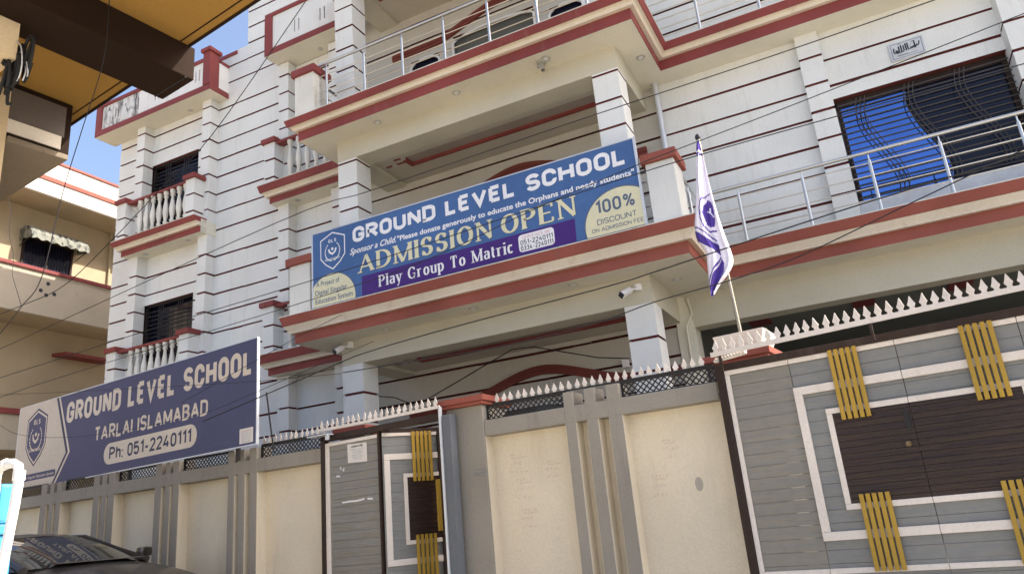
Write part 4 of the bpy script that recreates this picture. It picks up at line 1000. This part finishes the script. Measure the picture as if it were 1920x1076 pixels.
flat(BN, [(bx(a), BZ+b) for a, b in clip(arc(4.52, .105, .47, .445, 0, 355, 70), .0, 4.774, .002, 1.2)], YB-.0008, 'print_slate', 'disc_edge')
flat(BN, [(bx(a), BZ+b) for a, b in c1_], YB-.0015, 'banner_cream', 'pale_disc')
BL('100%', 4.215, 4.70, .262, .43, 'print_slate', t=.17, y=YB-.0022)
BL('DISCOUNT', 4.215, 4.70, .13, .20, 'print_slate', t=.13, y=YB-.0022)
BL('ON ADMISSION FEE', 4.14, 4.765, .045, .095, 'print_slate', t=.13, y=YB-.0022)
flat(BN, [(bx(a), BZ+b) for a, b in clip(arc(.315, .06, .418, .39, 0, 355, 70), .001, 4.8, .002, 1.2)], YB-.0008, 'print_slate', 'disc_edge')
flat(BN, [(bx(a), BZ+b) for a, b in clip(arc(.315, .055, .405, .38, 0, 355, 70), .001, 4.8, .002, 1.2)], YB-.0015, 'banner_cream', 'pale_disc')
for tx, a, b, v in (('A Project of', .055, .46, .29), ('Digital Singular', .04, .585, .165), ('Education System', .04, .675, .045)):
    fonttext(BN, tx, bx(a), bx(b), BZ+v, BZ+v+.072, YB-.0025, 'print_slate', bold=.01)
shield(BN, bx(.35), BZ+.768, .43, .56, YB, 'print_white', 'banner_blue', 'banner_blue', 1)

# ================================================================== neighbouring house across the lane
NB = thing('neighbour_house', 'tan two-storey house with maroon edged parapets down the lane left of the school', 'building', (-17, 10, -1.1))
MB().box(-24, -17.0, 2.0, 18, -1.1, 8.2).build('wall', 'nb_tan', NB)
MB().box(-17.0, -16.12, 2.0, 18, 5.33, 5.45).box(-17.0, -16.12, 2.0, 18, 2.40, 2.5).build('balcony_slab', 'nb_tan', NB)
pp = MB().box(-16.12, -16.0, 2.0, 18, 5.33, 6.31).build('parapet', 'nb_parapet', NB)
MB().box(-16.15, -15.95, 2.0, 18, 6.31, 6.39).build('parapet_coping', 'maroon', pp, .006)
for (y, z) in ((10.02, 6.08), (9.87, 5.89), (10.0, 5.81), (10.18, 5.87)):
    m = MB()
    for sx_ in (0,): m.prism([(y+.045*math.cos(a*math.pi/8), z+.045*math.sin(a*math.pi/8)) for a in range(16)], 0, .01)
    m.v = [(-15.998+.003*(1 if q[1] else 0), q[0], q[2]) for q in m.v]; m.f = [tuple(reversed(q)) for q in m.f]
    m.build('drain_hole', 'print_dark', pp)
p2 = MB().box(-16.12, -16.0, 2.0, 18, 2.40, 3.12).build('parapet', 'nb_parapet', NB)
MB().box(-16.15, -15.95, 2.0, 18, 3.12, 3.24).build('parapet_coping', 'maroon', p2, .006)
ev = MB().box(-17.6, -16.0, 2.0, 18, 8.2, 8.34).build('eave_slab', 'nb_tan', NB)
MB().box(-16.02, -15.93, 2.0, 18, 8.16, 8.50).build('eave_fascia', 'nb_white', ev); MB().box(-16.02, -15.90, 2.0, 18, 8.50, 8.60).build('fascia_red_line', 'maroon_old', ev)
MB().box(-16.25, -15.95, 2.0, 18, 8.60, 9.0).build('roof_parapet', 'nb_white', ev); MB().box(-16.27, -15.91, 2.0, 18, 9.0, 9.05).build('parapet_coping', 'maroon_old', ev)
MB().box(-23.9, -17.6, 2.1, 18, 8.2, 8.5).build('roof', 'concrete', NB)
wn2 = MB().box(-17.02, -16.985, 9.98, 11.12, 6.0, 7.42).build('window', 'dark_glass', NB)
m = MB()
for (a, b, c, d) in ((9.93, 9.98, 6.0, 7.47), (11.12, 11.17, 6.0, 7.47), (9.98, 11.12, 7.42, 7.47), (10.53, 10.56, 6.0, 7.42)): m.box(-16.985, -16.955, a, b, c, d)
m.build('window_frame', 'dark_brown', wn2)
for k in range(15): MB().bar((-16.965, 10.0+k*.075, 6.05), (-16.965, 10.0+k*.075, 7.4), .006, .006).build('mesh_wire', 'black_metal', wn2)
# awning with scalloped edge
m = MB(); NA = 30
for i in range(NA):
    a, b = 9.86+1.42*i/NA, 9.86+1.42*(i+1)/NA
    prof = [(-16.98, 7.60), (-16.80, 7.66), (-16.62, 7.60), (-16.52, 7.45)]
    for (p, q) in zip(prof, prof[1:]): m.quad([(p[0], a, p[1]), (q[0], a, q[1]), (q[0], b, q[1]), (p[0], b, p[1])])
    sc_ = .05*(.5+.5*math.cos(i*2*math.pi/5)); sc2_ = .05*(.5+.5*math.cos((i+1)*2*math.pi/5))
    m.quad([(-16.52, a, 7.45), (-16.50, a, 7.32-sc_), (-16.50, b, 7.32-sc2_), (-16.52, b, 7.45)])
for y in (9.86, 11.28): m.quad([(-16.98, y, 7.60), (-16.80, y, 7.66), (-16.62, y, 7.60), (-16.52, y, 7.45), (-16.50, y, 7.30), (-16.98, y, 7.36)])
aw = m.build('window_awning', 'awning', NB)
md = aw.modifiers.new('t', 'SOLIDIFY'); md.thickness = .01
MB().tube([(-16.98, 9.88, 7.2), (-16.55, 9.88, 7.36)], .012, 6).tube([(-16.98, 11.26, 7.2), (-16.55, 11.26, 7.36)], .012, 6).build('awning_bracket', 'black_metal', aw)
m = MB(); m.v = [(-17, 10.9, 4.72), (-16.55, 10.95, 4.70), (-16.55, 12.15, 4.70), (-17, 12.2, 4.72), (-17, 10.9, 4.80), (-16.55, 10.95, 4.775), (-16.55, 12.15, 4.775), (-17, 12.2, 4.80)]
m.f = [(0,3,2,1),(4,5,6,7),(0,1,5,4),(1,2,6,5),(2,3,7,6),(3,0,4,7)]; m.mi = [0]*6; m.build('window_hood', 'maroon', NB)
MB().tube([(-16.95, 12.15, 8.2), (-16.95, 12.15, 6.4)], .03, 8).tube([(-16.95, 12.4, 8.2), (-16.95, 12.4, 6.4)], .02, 8).build('drain_pipe', 'nb_tan', NB)
for y, h_ in ((11.45, .18), (13.1, .5)):
    tag(MB().tube([(-16.4, y, 9.0), (-16.4, y, 9.05+h_)], .012, 6).build('steel_rod', 'alu', off=(-16.4, y, 9.0)), ('short' if h_ < .3 else 'tall thin')+' rod standing on the roof parapet of the tan house', 'rod')

def smooth(P, n=6):
    o_ = []
    for i in range(len(P)-1):
        p0, p1, p2, p3 = P[max(i-1, 0)], P[i], P[i+1], P[min(i+2, len(P)-1)]
        for k in range(n):
            t = k/n; o_.append(tuple(p1[c]+(p2[c]-p1[c])*t if (i in (0, len(P)-2)) else .5*(2*p1[c]+(p2[c]-p0[c])*t+(2*p0[c]-5*p1[c]+4*p2[c]-p3[c])*t*t+(3*p1[c]-p0[c]-3*p2[c]+p3[c])*t**3) for c in range(3)))
    return o_+[P[-1]]

# ================================================================== near building whose overhang fills the top left
NR = framed('near_building', 'ochre overhang and chocolate brown beam of the near building in the top left corner', 'building', (-3.2, 3.175), -7.7+180, -1.1)
# local axes: +x runs left in the picture along the street edge, +y runs back towards the camera's side, soffit at z = 3.5
def nl(x, y):      # world (x, y) -> local
    a = math.radians(-7.7+180); dx, dy = x+3.2, y-3.175
    return (dx*math.cos(a)+dy*math.sin(a), -dx*math.sin(a)+dy*math.cos(a))
MB().box(-1.6, 6, 0, 3.0, 3.5, 3.68).build('overhang_slab', 'near_yellow', NR)
MB().box(-1.6, 6, -.02, .0, 3.49, 3.68).build('slab_fascia', 'near_brown', NR)
MB().box(-1.6, 6, .055, .062, 3.494, 3.4999).build('drip_groove', 'near_brown', NR)
bm = MB().box(.69, 1.07, -.06, 3.6, 3.235, 3.499).build('beam', 'near_brown', NR, .006)
MB().box(.692, 1.068, -.001, .008, 3.229, 3.2349).build('drip_groove', 'black_metal', bm)
MB().box(2.005, 3.4, .57, 2.6, -1.1, 3.499).build('wall', 'near_cream', NR)
MB().box(.93, 5, .98, 1.3, 2.98, 3.2345).build('cross_beam', 'near_cream', NR)
wb = MB().box(2.02, 2.70, .118, .57, 3.03, 3.499).build('duct_housing', 'near_brown', NR, .012)
MB().box(2.012, 2.0195, .17, .57, 3.19, 3.45).build('grey_panel', 'near_grey', wb)
MB().box(2.008, 2.0195, .19, .57, 3.075, 3.185).build('pale_strip', 'nb_white', wb)
MB().box(1.97, 3.2, .145, .569, 2.985, 3.03).build('ledge', 'concrete', NR, .006)

# service loops of cable hanging at the left
t = thing('cable_bundle', 'tangled black and pale cable loops hanging under the near beam at the left edge', 'cable', (-4.35, 2.35, 3.1))
random.seed(11)
for k in range(13):
    x0 = -4.30+random.uniform(-.06, .07); y0 = 2.34+random.uniform(-.03, .05); rr_ = random.uniform(.03, .07); zc_ = 3.02+random.uniform(-.10, .10)
    pts = [(x0+rr_*math.cos(i*.75+k), y0+.02*math.sin(i*.5+k), zc_+rr_*1.9*math.sin(i*.75+k*1.3)-.008*i) for i in range(11)]
    MB().tube(smooth(pts, 3), 0.010 if k < 11 else .004, 6).build('cable_loop', 'wire' if k < 11 else 'alu', t)

# ------------------------------------------------------------------ white pipe and blue tank at the lower left
tag(MB().tube([(-3.76,2.2,-1.1),(-3.76,2.2,.40),(-3.755,2.2,.445),(-3.735,2.2,.475),(-3.70,2.2,.487),(-3.64,2.2,.485),(-3.60,2.2,.468),(-3.585,2.2,.43),(-3.585,2.2,.38),(-3.60,2.2,.26),(-3.645,2.2,-.02),(-3.80,2.2,-1.1)], .021, 14).tube([(-3.586,2.2,.40),(-3.585,2.2,.445)], .026, 14).tube([(-3.765,2.2,.36),(-3.765,2.2,.41)], .026, 14).tube([(-3.72,2.2,.482),(-3.685,2.2,.487)], .0255, 14).build('hooped_pipe', 'pvc', off=(-3.7, 2.2, -1.1)), 'sunlit white pipe bent into a hoop at the lower left corner', 'pipe')
bt = thing('water_cooler', 'bright blue plastic tank behind the white hooped pipe at the left edge', 'tank', (-3.85, 2.4, -1.1))
MB().box(-4.7, -4.33, 2.56, 2.66, -1.1, .20).build('lower_body', 'blue_plastic', bt, .012); MB().box(-4.7, -4.30, 2.55, 2.66, .255, .465).build('upper_body', 'blue_plastic', bt, .02); MB().box(-4.7, -4.31, 2.56, 2.65, .20, .255).build('band', 'blue_plastic', bt, .01)

# ================================================================== black car
CA = framed('parked_car', 'black saloon car parked along the boundary wall under the blue sign', 'car', (-6.84, 5.0), 13)
CS = MB()   # body: sections along x (forward), local z relative to camera height
sec = [(-3.05, .62, -.75, -.28, -.10), (-2.9, .80, -.85, -.16, .0), (-2.2, .86, -.90, -.10, .06), (-1.2, .88, -.90, -.10, .07), (-.3, .88, -.90, -.10, .06), (.05, .87, -.90, -.11, .03), (.38, .86, -.90, -.17, -.06), (.70, .82, -.88, -.27, -.16), (.92, .74, -.82, -.39, -.28), (1.02, .60, -.72, -.52, -.42)]
def ringpts(x, w, zb, zs, zt):
    cr_ = zt
    return [(x, -w*.92, zb), (x, -w, zb+.15), (x, -w, zs-.12), (x, -w*.985, zs), (x, -w*.88, zs+(zt-zs)*.62), (x, -w*.55, zt-.012), (x, -w*.2, zt), (x, w*.2, zt), (x, w*.55, zt-.012), (x, w*.88, zs+(zt-zs)*.62), (x, w*.985, zs), (x, w, zs-.12), (x, w, zb+.15), (x, w*.92, zb)]
n_ = 14
for q in sec: CS.v += ringpts(*q)
for i in range(len(sec)-1):
    for k in range(n_):
        k2 = (k+1) % n_; CS.f.append((i*n_+k, i*n_+k2, (i+1)*n_+k2, (i+1)*n_+k)); CS.mi.append(0)
CS.f.append(tuple(range(n_))); CS.f.append(tuple((len(sec)-1)*n_+k for k in range(n_-1, -1, -1))); CS.mi += [0, 0]
body = CS.build('body', 'car_paint', CA); 
for p in body.data.polygons: p.use_smooth = True
md = body.modifiers.new('sub', 'SUBSURF'); md.levels = 2; md.render_levels = 2
# greenhouse
cab = MB()
gsec = [(-2.45, .70, .02, .06), (-1.75, .60, .04, .295), (-1.2, .59, .04, .345), (-.80, .58, .04, .335), (-.62, .575, .03, .30)]
def cabring(x, wt, z0, z1): return [(x, -wt, z1-.035), (x, -wt*.8, z1-.006), (x, 0, z1+.012), (x, wt*.8, z1-.006), (x, wt, z1-.035), (x, wt*.9, z1-.05), (x, -wt*.9, z1-.05)]
for q in gsec: cab.v += cabring(*q)
for i in range(len(gsec)-1):
    for k in range(7):
        k2 = (k+1) % 7; cab.f.append((i*7+k, i*7+k2, (i+1)*7+k2, (i+1)*7+k)); cab.mi.append(0)
cab.f.append(tuple(range(7))); cab.f.append(tuple((len(gsec)-1)*7+k for k in range(6, -1, -1))); cab.mi += [0, 0]
roof = cab.build('roof', 'car_paint', CA)
for p in roof.data.polygons: p.use_smooth = True
ws = MB(); NW = 10
for j in range(7):
    t = j/6
    for i in range(NW+1):
        q = -1+2*i/NW
        wt = .57+(.76-.57)*t; x = -.56+.63*t - (.10+.06*t)*q*q; z = .288-.275*t+.012*math.sin(math.pi*t)+.012*(1-q*q)
        ws.v.append((x, wt*q, z))
for j in range(6):
    for i in range(NW): a = j*(NW+1)+i; ws.f.append((a, a+NW+1, a+NW+2, a+1)); ws.mi.append(0)
ws.smooth = True; ws.build('windshield', 'car_glass', CA)
for sg in (-1, 1):
    sp = [(-.10, sg*.80, .005), (-.66, sg*.585, .272), (-1.2, sg*.60, .300), (-1.75, sg*.61, .255), (-2.2, sg*.72, .03)]
    MB().quad([(p[0], p[1], p[2]) for p in (sp if sg > 0 else sp[::-1])]).build('side_window', 'car_glass', CA)
    MB().tube([(-.05, sg*.77, .0), (-.36, sg*.68, .14), (-.66, sg*.58, .285), (-1.2, sg*.60, .315), (-1.78, sg*.60, .27), (-2.45, sg*.76, .02)], [.04, .03, .028, .026, .03, .04], 8).build('pillar', 'car_paint', CA)
    MB().tube([(-1.2, sg*.60, .31), (-1.16, sg*.80, .03)], .025, 6).build('door_pillar', 'car_paint', CA)
    mr = MB().lathe(0, 0, [(.02, -.05), (.065, -.04), (.075, 0), (.065, .045), (.02, .055)], 12)
    mr.v = [(p[0]*.8-.26, p[1]*1.45+sg*.98, p[2]+.09) for p in mr.v]; mr.build('wing_mirror', 'car_paint', CA)
    MB().bar((-.26, sg*.80, .03), (-.26, sg*.93, .07), .03, .05).build('mirror_arm', 'black_metal', CA)
    hl = MB().lathe(0, 0, [(.02, -.03), (.11, -.02), (.12, .0), (.09, .03)], 12); hl.v = [(p[0]*1.2+.86, p[1]*1.2+sg*.56, p[2]*1.6-.34) for p in hl.v]; hl.build('headlight', 'grey_glass', CA)
    for xw in (.36, -2.1):
        wl = MB().lathe(0, 0, [(.18, -.10), (.31, -.10), (.33, -.06), (.33, .06), (.31, .10), (.18, .10)], 24); wl.v = [(p[0]+xw, sg*.80+p[2], p[1]-.77) for p in wl.v]
        wo_ = wl.build('wheel', 'rubber', CA); rm = MB().lathe(0, 0, [(.02, .09), (.17, .102), (.19, .095)], 20); rm.v = [(p[0]+xw, sg*(.80+p[2]), p[1]-.77) for p in rm.v]; rm.build('rim', 'steel', wo_)
MB().box(-.02, .08, -.55, .55, .040, .048).build('wiper_cowl', 'black_metal', CA)
MB().box(.985, 1.03, -.40, .40, -.56, -.46).build('grille', 'black_metal', CA)
MB().quad([(-.40, -.10, .196), (-.40, .10, .196), (-.36, .10, .181), (-.36, -.10, .181)]).build('permit_sticker', 'paper', CA)

# ================================================================== overhead cables
CB = [('thin cable crossing highest over the upper balcony and the top of the banner', .006, [(-9.326,5.0,2.367),(-8.738,5.0,2.425),(-4.645,5.0,2.893),(-3.581,5.0,2.911),(-2.178,5.0,2.934),(-1.441,5.0,2.946),(-.162,5.0,2.957),(.897,5.0,2.982),(1.188,5.0,2.989)]),
('cable running across the banner and below the first floor pier cap to the blue window', .006, [(-9.454,5.1,2.136),(-8.849,5.1,2.125),(-6.519,5.1,2.215),(-3.646,5.1,2.294),(-1.75,5.1,2.39),(-.867,5.1,2.422),(.179,5.1,2.422),(1.26,5.1,2.419),(1.508,5.1,2.417)]),
('cable touching the tip of the flag pole and rising to the right past the plaque', .005, [(-8.799,4.8,1.54),(-8.288,4.8,1.781),(-4.045,4.8,1.97),(-2.926,4.8,2.05),(-1.969,4.8,2.22),(-1.135,4.8,2.34),(-.85,4.8,2.368),(.025,4.8,2.454),(1.265,4.8,2.59),(1.483,4.8,2.615)]),
('thick cable below the banner passing behind the lower half of the flag', .008, [(-5.856,5.3,1.227),(-4.014,5.3,1.549),(-1.721,5.3,1.663),(-1.288,5.3,1.694),(-.659,5.3,1.758),(.177,5.3,1.839),(1.157,5.3,1.913),(1.415,5.3,1.934)]),
('cable under the porch crossing the right column and the tip of the flag', .007, [(-4.239,5.4,1.45),(-2.824,5.4,1.40),(-1.878,5.4,1.421),(-1.318,5.4,1.498),(-.742,5.4,1.541),(-.254,5.4,1.607),(.465,5.4,1.795),(1.188,5.4,1.984),(1.436,5.4,2.055)]),
('near black cable dropping from the brown beam down the left side', .005, [(-3.812,2.6,3.491),(-3.819,2.6,3.412),(-3.822,2.6,2.977),(-3.968,2.6,2.54),(-4.098,2.6,2.149),(-4.219,2.6,1.633),(-4.383,2.6,1.487),(-4.562,2.6,1.359),(-4.747,2.6,1.246)]),
('long black cable slanting from the top over the left tower to the tan house', .008, [(-4.507,5.5,5.95),(-4.698,5.5,5.749),(-6.061,5.5,4.529),(-6.885,5.5,4.068),(-7.614,5.5,3.655),(-8.463,5.5,3.25),(-9.274,5.5,3.16),(-10.057,5.5,3.12)]),
('wavy cable hanging in front of the tan house wall', .006, [(-9.938,5.5,5.068),(-9.74,5.5,4.6),(-9.70,5.5,4.227),(-9.56,5.5,3.9),(-9.518,5.5,3.59),(-9.274,5.5,3.16)]),
('thin grey cable crossing the top letters of the dark blue sign', .004, [(-9.397,5.2,2.012),(-8.984,5.2,1.961),(-7.486,5.2,1.769),(-5.08,5.2,1.481),(-4.098,5.2,1.391)]),
('thin grey cable sagging through the middle of the dark blue sign', .004, [(-9.354,5.2,1.799),(-8.918,5.2,1.603),(-8.46,5.2,1.429),(-7.428,5.2,1.288),(-5.89,5.2,1.275),(-5.079,5.2,1.381),(-3.748,5.2,1.613)]),
('short thin cable slanting above the right end of the dark blue sign', .004, [(-6.041,5.2,1.426),(-4.571,5.2,1.817),(-4.083,5.2,1.92)])]
for lab, rd, pts in CB:
    o = MB().tube(smooth(pts), rd*.62, 6).build('overhead_cable', 'wire', off=pts[len(pts)//2]); tag(o, lab, 'cable', 'cables strung across the street')
